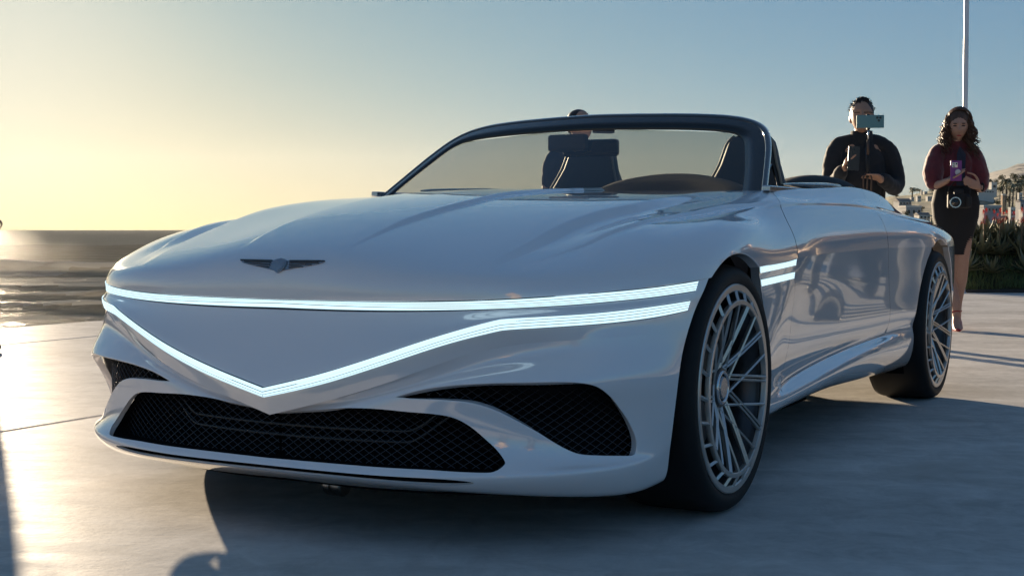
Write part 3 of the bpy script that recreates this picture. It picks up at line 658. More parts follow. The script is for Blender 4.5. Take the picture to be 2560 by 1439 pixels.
for i, (x, s_) in enumerate(((0,1),(-3.065,1),(0,-1),(-3.065,-1))):
    w = W0 if i == 0 else dup(W0)
    w.parent = CAR; w.location = (x-.047, s_*1.0, .36); w.rotation_euler = (0, .35*i, 0) if s_ > 0 else (0, .3, math.pi)
# wheel wells, floor pan with an unseen low box added to stop sun streaks
for cx in (0, RCX):
    for sg in (1, -1):
        m_ = MB(); a = np.linspace(-.50, math.pi+.50, 40); P = []
        for y in (.925, .55):
            P.append([(cx+(ARX+.032)*math.cos(t), sg*y, AZ+(ARZ+.042)*math.sin(t)) for t in a])
        m_.grid(P); c = len(m_.v); m_.add([(cx, sg*.55, AZ)]+P[1], [(0, i+1, i+2) for i in range(39)]); m_.build('wheel_well', M['liner'], CAR, True)
m_ = MB(); m_.box((-1.60,0,.20), (2.1,1.66,.03)); m_.box((.25,0,.19),(.95,1.06,.03)); m_.box((-3.4,0,.24),(1.1,1.06,.03)); m_.box((-1.0,0,.112), (2.4,1.2,.10)); m_.box((-1.6,0,.15), (3.7,1.0,.03)); m_.build('floor_pan_light_block', M['liner'], CAR)
# ---------- windshield
WO = [(0,1.301),(.08,1.2995),(.27,1.295),(.45,1.288),(.575,1.275),(.65,1.254),(.705,1.219),(.748,1.158),(.782,1.08),(.826,.968),(.845,.925)]
WI = [(0,1.226),(.27,1.221),(.46,1.214),(.585,1.200),(.645,1.175),(.676,1.13),(.712,1.06),(.75,.97),(.762,.925)]
def wx(y, z, off=0.): return -.67+off-.22*(y/.826)**2-1.72*(z-.97)
def wcurve(L_, n):
    c = curve([(p[0], p[1], 0) for p in L_], n)[:, :2]; return np.concatenate([(c*[-1,1])[::-1][:-1], c])
def W3(c, off=0., dz=0.): return [(wx(y, z)+off, y, z+dz) for y, z in c]
co, ci = wcurve(WO, 70), wcurve(WI, 70); n = len(co)
nrm_off = .022
fr_ = MB(); cm = co*.86+ci*.14; ck = co*.80+ci*.20
fr_.grid([W3(co*[.985,1], -.030), W3(co, -.014), W3(co*.995+ci*.005, .003), W3(co*.95+ci*.05, .010), W3(cm, .010), W3(ck, .003), W3(ck, -.03), W3(co*[.985,1], -.030)])
fr_.build('windshield_frame', M['frame'], CAR, True)
fb = MB(); fb.grid([W3(ck, .004), W3(co*.5+ci*.5, .005), W3(ci, .004), W3(ci, .0)]); fb.build('windshield_border', M['black_gloss'], CAR, True)
gl = MB(); rows = []
for t in np.linspace(0, 1, 16): rows.append([(wx(y*(1-t)+0*t, z), y*(1-t), z*(1-t)+t*.95) for y, z in co*.4+ci*.6])
P = []; zs = np.linspace(.925, 1.222, 18); zc, yc = ci[n//2:, 1][::-1], ci[n//2:, 0][::-1]
for z in zs:
    w_ = float(np.interp(z, zc, yc))+.004; P.append([(wx(y, z), y, z) for y in np.linspace(-w_, w_, 26)])
gl.grid(P); gl.build('windshield_glass', M['glass'], CAR, True)
# rear view mirror and camera housing behind the glass
mi = MB(); mi.box((-1.20,-.115,1.185), (.05,.17,.07)); mi.build('camera_housing', M['black_matt'], CAR, bevel=.012)
mi = MB(); mi.box((-1.25,-.035,1.165), (.04,.24,.07), M=Matrix.Rotation(R(6), 3, 'Z')); mi.build('rear_view_mirror', M['black_gloss'], CAR, bevel=.014)
# dashboard
P = []
for x, z, k in ((-.74,.962,0),(-.86,.975,0),(-1.0,.975,0),(-1.10,.955,0),(-1.14,.86,0)):
    P.append([(x, y, z-.03*(abs(y)/.75)**4) for y in np.linspace(-.74,.74,31)])
MB().grid(P).build('dashboard', M['leather'], CAR, True)
P = []
for x, s_ in ((-.92,.0),(-.96,.55),(-1.02,.9),(-1.10,1.0),(-1.16,.97),(-1.17,.8)):
    P.append([(x, y, .965+.083*s_*max(0, 1-((y-.385)/.30)**2)**.6-(.0 if s_ else .01)) for y in np.linspace(.085,.685,31)])
MB().grid(P).build('instrument_binnacle', M['black_matt'], CAR, True)
sw = MB(); a = np.linspace(0, 2*math.pi, 49)
sw.tube([(-1.30+.06*math.sin(t), .40+.18*math.cos(t), .86+.17*math.sin(t)) for t in a], .015, 10, False); sw.tube([(-1.27,.24,.86),(-1.25,.40,.85),(-1.27,.56,.86)], .018, 8); sw.tube([(-1.25,.40,.85),(-1.1,.40,.86)], .03, 10)
sw.build('steering_wheel', M['black_matt'], CAR, True)
# seats
def make_seat(y):
    s_ = empty('seat', (0,0,0), parent=CAR)
    def slab(prof, ww, name, m, rnd=.05):
        """prof: (x, z, half width, half thickness) going up"""
        P = []
        for x, z, hw, ht in prof:
            a = np.linspace(0, 2*math.pi, 28, endpoint=False)
            P.append([(x+ht*np.sign(math.sin(t))*abs(math.sin(t))**.6, y+hw*np.sign(math.cos(t))*abs(math.cos(t))**.55, z) for t in a])
        b = MB(); b.grid(P, True); k = len(P[0]); b.f += [tuple(range(k)), tuple((len(P)-1)*k+i for i in range(k))[::-1]]
        return b.build(name, m, s_, angle=50)
    slab([(-1.80,.50,.26,.07),(-1.84,.65,.265,.08),(-1.92,.85,.255,.075),(-1.98,1.0,.185,.065),(-2.01,1.07,.155,.055),(-2.03,1.12,.135,.05),(-2.045,1.18,.118,.05),(-2.05,1.22,.105,.045),(-2.05,1.245,.085,.035),(-2.05,1.256,.05,.02)], 0, 'backrest', M['leather'])
    b = MB(); b.box((-1.62,y,.48),(.52,.52,.16)); b.build('cushion', M['leather'], s_, bevel=.05)
    for sg in (-1, 1):
        pp = [(-1.84+.05,y+sg*.262,.66),(-1.92+.05,y+sg*.253,.86),(-1.975+.045,y+sg*.182,1.0),(-2.01+.04,y+sg*.154,1.07),(-2.03+.04,y+sg*.134,1.12),(-2.045+.038,y+sg*.118,1.18),(-2.05+.03,y+sg*.101,1.225),(-2.05+.02,y+sg*.075,1.25)]
        b = MB(); b.tube(curve(pp, 24), .0055, 6); b.build('piping', M['piping'], s_, True)
    return s_
make_seat(.385); make_seat(-.40)
# rear head fairings behind the seats
for sg in (1, -1):
    b = MB(); P = []
    for i in range(13):
        t = i/12*math.pi/2; P.append([(-2.42+.26*math.cos(t)*math.cos(a), sg*.55+.23*math.cos(t)*math.sin(a), .97+.115*math.sin(t)) for a in np.linspace(0, 2*math.pi, 28, endpoint=False)])
    b.grid(P, True).build('head_fairing', M['black_matt'], CAR, True)
b = MB(); b.box((-2.30,0,.85),(.04,1.5,.28)); b.build('cabin_bulkhead', M['leather'], CAR, bevel=.01)
b = MB(); b.box((-1.6,0,.40),(1.5,1.45,.03)); b.build('cabin_carpet', M['black_matt'], CAR)
# black ledges on the doors, bright strips at the screen foot, quarter light frames
for sg in (1, -1):
    b = MB(); P = []
    for x, hw, ht in ((-1.16,.006,.003),(-1.22,.02,.008),(-1.40,.035,.012),(-1.70,.042,.016),(-1.86,.040,.015),(-1.93,.02,.006)):
        P.append([(x, sg*(.80-.0*x)+hw*math.cos(a), 1.005+ht*math.sin(a)-.018*(x+1.5)) for a in np.linspace(0, 2*math.pi, 16, endpoint=False)])
    b.grid(P, True); b.f += [tuple(range(16)), tuple(5*16+i for i in range(16))[::-1]]; b.build('door_ledge', M['black_gloss'], CAR, True)
    b = MB(); b.box((-1.10,sg*.835,.978),(.50,.03,.020)); b.build('trim_strip', M['silver'], CAR, bevel=.004)
b = MB(); b.tube([(-.96,.79,.975),(-1.14,.79,.985),(-1.17,.755,1.075),(-1.00,.785,1.0)], .0045, 6); b.build('quarter_light_frame', M['black_gloss'], CAR, True)
# hood badge: shield and two feathered wings
def hood_uv(y, z):
    best = None
    for v in np.linspace(0, .35, 140):
        pass
ug_ = np.linspace(0, .35, 90); vg_ = np.linspace(0, .40, 120); g_ = np.stack(np.meshgrid(ug_, vg_), -1).reshape(-1, 2); G_h = HOOD(g_)
def on_hood(y, z):
    i = ((np.abs(G_h[:, 1])-abs(y))**2+(G_h[:, 2]-z)**2).argmin(); t = g_[i].copy()
    for _ in range(6):
        p = HOOD(t)[0]; f = np.array([p[1]-abs(y), p[2]-z]); pu = (HOOD(t+[1e-4,0])[0]-HOOD(t-[1e-4,0])[0])/2e-4; pv = (HOOD(t+[0,1e-4])[0]-HOOD(t-[0,1e-4])[0])/2e-4
        t = t-np.linalg.lstsq(np.array([[pu[1],pv[1]],[pu[2],pv[2]]]), f, rcond=None)[0]; t = np.clip(t, 0, .9)
    return HOOD(t)[0]*[1, np.sign(y) or 1, 1], HOOD.normal(t)[0]*[1, np.sign(y) or 1, 1]
def badge_plate(poly, name, m, parent, h=.004, h0=0.):
    c = np.mean(poly, axis=0); pts = [np.array(on_hood(*p)) for p in poly]; n = len(poly); b = MB()
    top = [p[0]+p[1]*h for p in pts]; bot = [p[0]+p[1]*(h0-.002) for p in pts]; q = np.array(on_hood(*c)); k = q[0]+q[1]*(h+.001)
    b.add(top+bot+[k], [(i, (i+1) % n, n+(i+1) % n, n+i) for i in range(n)]+[(i, (i+1) % n, 2*n) for i in range(n)])
    return b.build(name, m, parent)
BZ = .735
bd = empty('badge', (0,0,0), parent=CAR); bd['label'] = 'winged shield badge on the nose'
for sg in (1, -1):
    badge_plate([(sg*y*.94, BZ+z*.85) for y, z in ((.010,.012),(.05,.0125),(.10,.0125),(.155,.0125),(.150,.008),(.135,.003),(.10,-.0035),(.06,-.010),(.03,-.016),(.010,-.020))], 'wing', M['badge'], bd, .003)
    for a, (y0, y1, z0, z1) in enumerate(((.03,.145,.0095,.0102),(.032,.128,.0045,.0055),(.033,.108,-.001,.0005),(.034,.08,-.007,-.0045))):
        badge_plate([(sg*y0, BZ+z0+.0012), (sg*(y0+y1)/2, BZ+(z0+z1)/2+.0014), (sg*y1, BZ+z1+.0008), (sg*y1, BZ+z1-.0008), (sg*(y0+y1)/2, BZ+(z0+z1)/2-.0012), (sg*y0, BZ+z0-.0012)], 'feather', M['alloy_dark'], bd, .0052)
sp = [(0,-.026),(.012,-.020),(.022,-.010),(.026,.002),(.025,.010),(.014,.014),(0,.0165)]
sp = sp+[(-y, z) for y, z in sp[::-1][1:-1]]
badge_plate([(y*.9, BZ+z*.88) for y, z in sp], 'shield', M['badge'], bd, .0062)
badge_plate([(y*.70, BZ-.001+z*.68) for y, z in sp], 'shield_face', M['badge'], bd, .0075)
# towing eye hanging below the nose, beam behind the grille
b = MB(); b.tube([(.44,-.13,.15),(.44,-.13,.075),(.445,-.125,.052)], .009, 8); b.build('bracket', M['black_matt'], CAR, True)
b = MB(); b.lathe([(.012,-.03),(.03,-.03),(.033,-.025),(.033,-.008),(.026,-.004),(.026,.006),(.033,.010),(.033,.03),(.028,.036),(.0,.036)], 24, 'y', (.44,-.10,.052)); b.build('tow_bobbin', M['steel'], CAR, angle=35)
b = MB(); yb = np.linspace(-.52, .52, 60)
for dz in (0, .03):
    pts = [(.805-.13*(y/.6)**2, y, .262+dz+.09*sstep(.36,.52,np.array([abs(y)]))[0]) for y in yb]; b.tube(pts, .008, 6)
b.build('radiator_beam', M['black_gloss'], CAR, True)
# ------------------------------------------------------------------ setting
def at(px, py, d):
    """world point seen at a given place of the photograph, at depth d"""
    c, s = math.cos(math.atan(146.5/3365)), math.sin(math.atan(146.5/3365))
    u, v = (px-1280)/3365, (719.5-py)/3365; k = d/(c+v*s)
    return Vector((u*k, d, CAM_H+k*(v*c-s)))
FX, FY = Vector((-math.sin(TH), -math.cos(TH), 0)), Vector((math.cos(TH), -math.sin(TH), 0)); O_ = Vector((-.2403, 4.4289, 0))
def cw(f, l, z=0.): return O_+FX*f+FY*l+Vector((0,0,z))
# concrete: mottled, streaked, a few dark marks
def concrete():
    m = bpy.data.materials.new('terrace_concrete'); m.use_nodes = True; nt = m.node_tree; b = nt.nodes['Principled BSDF']; L = nt.links
    tc = nt.nodes.new('ShaderNodeTexCoord'); mp = nt.nodes.new('ShaderNodeMapping'); mp.inputs['Scale'].default_value = (.35, 1.3, 1); mp.inputs['Rotation'].default_value = (0,0,R(8)); L.new(tc.outputs['Object'], mp.inputs[0])
    def noise(sc, det, src, rough=.6, dist=0.):
        n = nt.nodes.new('ShaderNodeTexNoise'); n.inputs['Scale'].default_value = sc; n.inputs['Detail'].default_value = det; n.inputs['Roughness'].default_value = rough; n.inputs['Distortion'].default_value = dist; L.new(src, n.inputs['Vector']); return n.outputs['Fac']
    def rng(x, a, b_, c, d):
        n = nt.nodes.new('ShaderNodeMapRange'); L.new(x, n.inputs[0]); n.inputs[1].default_value = a; n.inputs[2].default_value = b_; n.inputs[3].default_value = c; n.inputs[4].default_value = d; return n.outputs[0]
    def mth(op, x, y):
        n = nt.nodes.new('ShaderNodeMath'); n.operation = op
        for i, q in enumerate((x, y)):
            if isinstance(q, (int, float)): n.inputs[i].default_value = q
            else: L.new(q, n.inputs[i])
        return n.outputs[0]
    big = noise(1.1, 6, mp.outputs[0], .65, .6); streak = noise(5, 8, mp.outputs[0], .7, .3); fine = noise(55, 6, tc.outputs['Object'], .7); mott = noise(7, 7, tc.outputs['Object'], .72, .8); stain = noise(.7, 5, tc.outputs['Object'], .6, 1.2)
    f = mth('ADD', mth('MULTIPLY', big, .5), mth('ADD', mth('MULTIPLY', mott, .45), mth('ADD', mth('MULTIPLY', streak, .15), mth('MULTIPLY', fine, .10))))
    v = rng(f, .46, .74, .0, 1.0)
    mx = nt.nodes.new('ShaderNodeMix'); mx.data_type = 'RGBA'; L.new(v, mx.inputs[0]); mx.inputs[6].default_value = (.39,.375,.355,1); mx.inputs[7].default_value = (.66,.64,.61,1)
    m2 = nt.nodes.new('ShaderNodeMix'); m2.data_type = 'RGBA'; L.new(rng(stain, .54, .70, 0, .6), m2.inputs[0]); L.new(mx.outputs[2], m2.inputs[6]); m2.inputs[7].default_value = (.38,.355,.32,1)
    D = nt.nodes.new('ShaderNodeBsdfDiffuse'); G = nt.nodes.new('ShaderNodeBsdfGlossy'); X = nt.nodes.new('ShaderNodeMixShader'); X.inputs[0].default_value = .028; L.new(m2.outputs[2], D.inputs[0]); L.new(D.outputs[0], X.inputs[1]); L.new(G.outputs[0], X.inputs[2]); L.new(X.outputs[0], nt.nodes['Material Output'].inputs[0])
    L.new(rng(streak, .3, .7, .38, .55), G.inputs['Roughness']); nt.nodes.remove(b)
    bp = nt.nodes.new('ShaderNodeBump'); bp.inputs['Strength'].default_value = .35; bp.inputs['Distance'].default_value = .004
    L.new(mth('ADD', mth('MULTIPLY', fine, .5), mth('MULTIPLY', streak, .8)), bp.inputs['Height']); L.new(bp.outputs[0], D.inputs['Normal']); L.new(bp.outputs[0], G.inputs['Normal'])
    return m
M['concrete'] = concrete()
M['joint'] = mat('joint_filler', (.055,.045,.04), .9, noise=(30,.6,(.14,.10,.08)))
TZ = -.008
ter = empty('terrace', (0,0,0)); tag(ter, kind='structure')
for l0, l1 in ((-6.95,-5.6),(-5.6,-2.2),(-2.2,26)):
    for f0, f1 in ((-21,-5.3),(-5.3,30)):
        g = .014; P = [cw(f, l, z+TZ) for z in (-.2, 0) for f, l in ((f0+g, l0+g),(f0+g, l1-g),(f1-g, l1-g),(f1-g, l0+g))]
        b = MB(); b.add(P, [(0,1,2,3),(7,6,5,4),(0,4,5,1),(1,5,6,2),(2,6,7,3),(3,7,4,0)])
        o = b.build('concrete_slab', M['concrete'], ter)
        bm_ = bmesh.new(); bm_.from_mesh(o.data); bmesh.ops.recalc_face_normals(bm_, faces=bm_.faces); bmesh.ops.bevel(bm_, geom=[e for e in bm_.edges if all(v.co.z > TZ-.01 for v in e.verts)], offset=.006, segments=2, profile=.5, affect='EDGES'); bm_.to_mesh(o.data); bm_.free()
b = MB(); b.add([cw(f, l, -.030) for f, l in ((-21,-6.95),(30,-6.95),(30,26),(-21,26))]+[cw(f, l, -4.6) for f, l in ((-21,-6.95),(30,-6.95),(30,26),(-21,26))], [(0,1,2,3),(0,4,5,1),(1,5,6,2),(2,6,7,3),(3,7,4,0)]); b.build('terrace_base', M['joint'], ter)
# ---------- sea
SEA = -4.0
def sea_mat(clear=.36):
    m = bpy.data.materials.new('sea_water'); m.use_nodes = True; nt = m.node_tree; b = nt.nodes['Principled BSDF']; L = nt.links
    tc = nt.nodes.new('ShaderNodeTexCoord'); at_ = nt.nodes.new('ShaderNodeAttribute'); at_.attribute_name = 'foam'
    def noise(sc, det, scale, rough=.65):
        mp = nt.nodes.new('ShaderNodeMapping'); mp.inputs['Scale'].default_value = scale; L.new(tc.outputs['Object'], mp.inputs[0])
        n = nt.nodes.new('ShaderNodeTexNoise'); n.inputs['Scale'].default_value = sc; n.inputs['Detail'].default_value = det; n.inputs['Roughness'].default_value = rough; n.inputs['Distortion'].default_value = .4; L.new(mp.outputs[0], n.inputs['Vector']); return n.outputs['Fac']
    def mth(op, x, y, c=False):
        n = nt.nodes.new('ShaderNodeMath'); n.operation = op; n.use_clamp = c
        for i, q in enumerate((x, y)):
            if isinstance(q, (int, float)): n.inputs[i].default_value = q
            else: L.new(q, n.inputs[i])
        return n.outputs[0]
    lace = noise(1.0, 8, (.35,.9,1), .75)
    fo = mth('MULTIPLY', mth('SUBTRACT', mth('ADD', at_.outputs['Fac'], mth('MULTIPLY', lace, .9)), .80), 4.0, True)
    mx = nt.nodes.new('ShaderNodeMix'); mx.data_type = 'RGBA'; L.new(fo, mx.inputs[0]); ch = nt.nodes.new('ShaderNodeMix'); ch.data_type = 'RGBA'; L.new(mth('MULTIPLY', mth('SUBTRACT', noise(.22, 7, (.35,1.0,1), .8), .36), 3.4, True), ch.inputs[0]); ch.inputs[6].default_value = (.27,.24,.19,1); ch.inputs[7].default_value = (.60,.55,.46,1); L.new(ch.outputs[2], mx.inputs[6]); mx.inputs[7].default_value = (.62,.60,.56,1); nt.nodes.remove(b); D = nt.nodes.new('ShaderNodeBsdfDiffuse'); T = nt.nodes.new('ShaderNodeBsdfTranslucent'); G = nt.nodes.new('ShaderNodeBsdfGlossy'); G.inputs['Roughness'].default_value = .12  # light and dark of distant ripples painted into the water colour
    L.new(mx.outputs[2], D.inputs[0]); L.new(mx.outputs[2], T.inputs[0])
    X0 = nt.nodes.new('ShaderNodeMixShader'); X0.inputs[0].default_value = .72; L.new(D.outputs[0], X0.inputs[1]); L.new(T.outputs[0], X0.inputs[2])      # low sun shines through the wave backs
    X = nt.nodes.new('ShaderNodeMixShader'); L.new(mth('SUBTRACT', .008, mth('MULTIPLY', fo, .005)), X.inputs[0]); TR = nt.nodes.new('ShaderNodeBsdfTransparent'); X1 = nt.nodes.new('ShaderNodeMixShader'); X1.inputs[0].default_value = clear; L.new(X0.outputs[0], X1.inputs[1]); L.new(TR.outputs[0], X1.inputs[2]); L.new(X1.outputs[0], X.inputs[1]); L.new(G.outputs[0], X.inputs[2]); L.new(X.outputs[0], nt.nodes['Material Output'].inputs[0])
    n1 = noise(.45, 6, (.5,1.0,1)); n2 = noise(.05, 5, (.5,1,1)); n3 = noise(2.5, 4, (.6,1,1))
    h = mth('ADD', mth('MULTIPLY', n1, 1.0), mth('ADD', mth('MULTIPLY', n2, 3.0), mth('MULTIPLY', n3, .25)))
    bp = nt.nodes.new('ShaderNodeBump'); bp.inputs['Strength'].default_value = 1.0; bp.inputs['Distance'].default_value = .5; L.new(h, bp.inputs['Height']); L.new(bp.outputs[0], D.inputs['Normal']); L.new(bp.outputs[0], G.inputs['Normal'])
    return m
M['sea'] = sea_mat()
from mathutils import noise as mnoise
def fbm(x, y, s_=1., o=4): return mnoise.fractal(Vector((x*s_, y*s_, .3)), 1.0, 2.0, o)
CR_ = [(146,1.55,7,.95,.020),(108,.62,4.5,.8,.05),(92.5,.55,4,.9,.06),(83,.50,3.4,.9,.07)]
def wave(x, y):
    z = 0.; foam = 0.
    if y < 170: foam = .34+.16*fbm(x, y*2.4, .05)
    if 112 < y < 134: foam += .30
    if 60 < y < 80: foam += .16*min(1, (80-y)/5)+.06
    for d, a, w, s_, ph in CR_:
        c = d+3.5*mnoise.noise(Vector((x*.028, ph*40, 0)))+1.2*mnoise.noise(Vector((x*.11, ph*90, 0)))-.06*(x+45)
        amp = a*(.55+.75*max(0, .5+mnoise.noise(Vector((x*.035+9, ph*60, 1)))))
        t = (y-c)/w
        q = math.exp(-(t*1.0)**2) if t > 0 else math.exp(-(t*2.6)**2)       # steep landward face
        z += amp*q
        if t > -.28 and t < .5: foam += (.95 if t < .25 else .45)*(.5+.9*mnoise.noise(Vector((x*.16, ph*70, 2))))
        elif -1.0 < t <= -.28: foam -= .16*(1 if d < 140 else (1.3 if x > -47 else -1.6))
    return z, max(0, foam)
xs = np.concatenate([np.linspace(-120,-62,40)[:-1], np.linspace(-62,-28,190), np.linspace(-27.5,40,60)]); ys = np.concatenate([np.linspace(20,55.5,24), np.linspace(56,130,190), np.linspace(130.6,165,80), np.geomspace(167,420,60)])
V = []; FO = []
for y in ys:
    for x in xs*(y/110):
        z, fo = wave(x, y); V.append((x, y, SEA+z+.16*fbm(x, y*1.4, .16, 4))); FO.append(fo)
nx = len(xs); F = [(i*nx+j, i*nx+j+1, (i+1)*nx+j+1, (i+1)*nx+j) for i in range(len(ys)-1) for j in range(nx-1)]
me = mesh('sea', V, F); me.attributes.new('foam', 'FLOAT', 'POINT').data.foreach_set('value', FO); o = link('sea', me, M['sea'], None, True); tag(o, kind='structure')
b = MB(); b.add([(-8500,10,SEA-.45),(3000,10,SEA-.45),(3000,9300,SEA-.45),(-8500,9300,SEA-.45)], [(0,1,2,3)]); o = b.build('far_sea', sea_mat(0.)); tag(o, kind='structure')
# ---------- hillside with houses, mountain
M['hill'] = mat('hillside_scrub', (.25,.215,.15), .95, noise=(.03,.9,(.15,.15,.085)), bump=(.25,.9,1.2))
M['mount'] = mat('mountain_scrub', (.23,.215,.20), 1.0, noise=(.008,.8,(.17,.17,.155)), bump=(.02,.7,12))
def ridge(az): return np.interp(az, [1700,1950,2100,2220,2252,2280,2300,2330,2440,2480,2500,2540,2600,2800,3300,4200,6000], [573,570,545,491,487,485,480,476,461,455,449,446,444,436,420,415,420])
V = []; azs = np.linspace(1700, 6000, 150); ds = np.concatenate([[90,150,220,260], np.linspace(290,560,34), [600,680,800]])
for d in ds:
    for a in azs:
        zr_ = (573-ridge(a))/3365*540+.83; t = min(1, max(0, (d-250)/300)); z = -3.6+(zr_+3.6)*(t**.8)*(1 if d < 561 else max(0, 1-(d-560)/400))
        if d > 262: z += fbm(a*.02, d*.012, 1, 4)*1.6*min(1, zr_/12)*(1 if d < 540 else .3)
        V.append(((a-1280)/3365*d, d, z if d > 100 else -4.4))
nx = len(azs); F = [(i*nx+j, i*nx+j+1, (i+1)*nx+j+1, (i+1)*nx+j) for i in range(len(ds)-1) for j in range(nx-1)]
o = link('hillside', mesh('hillside', V, F), M['hill'], None, True); tag(o, kind='structure')
def hz_(px, d): 
    zr_ = (573-ridge(px))/3365*540+.83; return -3.6+(zr_+3.6)*(min(1, max(0, (d-250)/300))**.8)
V = []; azs = np.linspace(2300, 5200, 110); ds = np.linspace(1900, 3200, 26)
def mr(a): return np.interp(a, [2300,2420,2470,2500,2530,2552,2600,2700,2900,3300,4000,5200], [505,448,424,412,400,393,392,398,380,400,430,470])
for d in ds:
    for a in azs:
        zr_ = (573-mr(a))/3365*2600; t = (d-1900)/700; z = zr_*(t**.75 if t < 1 else max(0, 1-(t-1)*1.1)); z += fbm(a*.012, d*.0035, 1, 5)*16*min(1, t); V.append(((a-1280)/3365*d, d, z-5))
nx = len(azs); F = [(i*nx+j, i*nx+j+1, (i+1)*nx+j+1, (i+1)*nx+j) for i in range(len(ds)-1) for j in range(nx-1)]
o = link('mountain', mesh('mountain', V, F), M['mount'], None, True); tag(o, kind='structure')
M['wall_w'] = mat('white_render', (.66,.63,.58), .8, noise=(.6,.25,(.5,.48,.44))); M['wall_o'] = mat('ochre_render', (.50,.33,.20), .8, noise=(.6,.3,(.4,.27,.17))); M['wall_g'] = mat('grey_render', (.40,.39,.39), .8, noise=(.6,.3,(.3,.3,.3)))
M['roof'] = mat('roof_tile', (.20,.18,.17), .8); M['win'] = mat('dark_window', (.03,.035,.04), .15)
def house(label, px, py0, py1, wpx, d, wall, roof='flat', nwin=2, storeys=1, depth=None, rz=.25):
    p0 = at(px, py0, d); p1 = at(px, py1, d); w = wpx/3365*d; h = p1.z-p0.z; dp = depth or w*.8
    t = empty('hillside_house', (p0.x, d, p0.z), rz); tag(t, label, 'house', 'houses on the hillside')
    MB().box((0,0,h/2-1.5), (w,dp,h+3)).build('wall', M[wall], t)
    if roof == 'flat': MB().box((0,0,h+.15), (w*1.06,dp*1.06,.34)).build('roof', M['wall_w'], t)
    else:
        r = MB(); e = .06*w; y = dp/2+e
        r.add([(-w/2-e,-y,h),(w/2+e,-y,h),(w/2+e,y,h),(-w/2-e,y,h),(-w/2-e,0,h+w*.2),(w/2+e,0,h+w*.2)], [(0,1,5,4),(2,3,4,5),(0,4,3),(1,2,5),(0,3,2,1)]); r.build('roof', M['roof'], t)
    for s_ in range(storeys):
        for i in range(nwin):
            ww = w/nwin*.55; hh = h/storeys*.5; f = MB().box(((i+.5)/nwin*w-w/2, -dp/2-.06, (s_+.5)*h/storeys), (ww,.16,hh)).build('window', M['wall_w'], t); MB().box(((i+.5)/nwin*w-w/2, -dp/2-.13, (s_+.5)*h/storeys), (ww*.86,.06,hh*.84)).build('pane', M['win'], f)
    return t
house('long pale grey house low on the slope beside the parked car', 2275, 541, 518, 42, 300, 'wall_g', 'flat', 3, 1)
house('gabled lavender grey house above the long pale one', 2256, 514, 503, 34, 350, 'wall_g', 'gable', 4, 1)
house('small square white house high on the slope, left of two', 2280, 500, 495.5, 8, 430, 'wall_w', 'flat', 1)
house('small white house under the ridge trees, with a wide front', 2296, 496.5, 492, 10, 440, 'wall_w', 'flat', 2)
house('narrow white tower house on the ridge', 2304, 489, 477, 4, 500, 'wall_w', 'flat', 1, 3)
house('low white house on the ridge next to the tower house', 2313, 487, 481, 8, 500, 'wall_w', 'flat', 2)
house('white house half hidden by the woman in red', 2322, 498, 493, 12, 440, 'wall_w', 'flat', 2)
house('cream beach house at the foot of the hill', 2305, 549, 537, 30, 210, 'wall_w', 'gable', 3)
house('open white cube house with one big framed window', 2482, 474, 458, 15, 420, 'wall_w', 'flat', 1)
house('long low white house on a terrace right of the woman', 2455, 483, 477, 44, 400, 'wall_w', 'flat', 6)
house('ochre tall house among the palms', 2508, 506, 488, 9, 330, 'wall_o', 'flat', 2, 3)
house('narrow white three-storey house at the right edge of the slope', 2549, 506, 485, 9, 330, 'wall_w', 'flat', 1, 3)
house('long grey flat house with white parapet above the red flowers', 2470, 532, 517, 48, 290, 'wall_g', 'flat', 5)
house('white block house behind the tallest red flowers', 2529, 550, 522, 13, 260, 'wall_w', 'flat', 2, 3)
house('grey house with dark roof at the right frame edge', 2556, 526, 504, 26, 300, 'wall_g', 'gable', 3)
house('white house low at the right frame edge', 2560, 556, 528, 20, 240, 'wall_w', 'flat', 2, 2)
# trees
M['leaf'] = mat('tree_leaf', (.09,.10,.05), .8, noise=(.8,.9,(.12,.115,.055))); M['leaf_l'] = mat('palm_leaf', (.22,.205,.12), .7); M['bark'] = mat('bark', (.14,.11,.085), .9)
def crown_mesh(r, n, seed, flat=.75, sz=.35):
    rn = random.Random(seed); b = MB(); lobes = [Vector((rn.uniform(-.6,.6), rn.uniform(-.6,.6), rn.uniform(-.35,.5)))*r for _ in range(7)]
    for _ in range(n):
        c = rn.choice(lobes); u = Vector((rn.gauss(0,1), rn.gauss(0,1), rn.gauss(0,1))).normalized()*r*.5*rn.uniform(.6,1)**.5; p = c+Vector((u.x,u.y,u.z*flat))
        a = Vector((rn.gauss(0,1),rn.gauss(0,1),rn.gauss(0,1))).normalized()*sz*rn.uniform(.6,1.4); q = a.cross(Vector((rn.gauss(0,1),rn.gauss(0,1),rn.gauss(0,1)))).normalized()*sz*.6
        b.add([p-a*.5, p+q*.5, p+a*.5, p-q*.5], [(0,1,2,3)])
    return b
def tree(label, px, py0, py1, d, wpx, seed):
    p0 = at(px, py0, d); h = at(px, py1, d).z-p0.z; r = wpx/3365*d/2
    t = empty('tree', (p0.x, d, p0.z)); tag(t, label, 'tree', 'trees on the hillside'); b = MB(); b.tube([(0,0,-2),(0,0,h*.4),(r*.1,0,h*.7)], [r*.09,r*.07,r*.04], 6); b.tube([(0,0,h*.35),(r*.4,.1,h*.65)], [r*.05,r*.03], 5); b.build('trunk', M['bark'], t)
    o = crown_mesh(r, 420, seed, min(1.2, h/(2*r)), r*.28).build('crown', M['leaf'], t); o.location = (0,0,h-r*.55*min(1.2,h/(2*r))-.2*r)
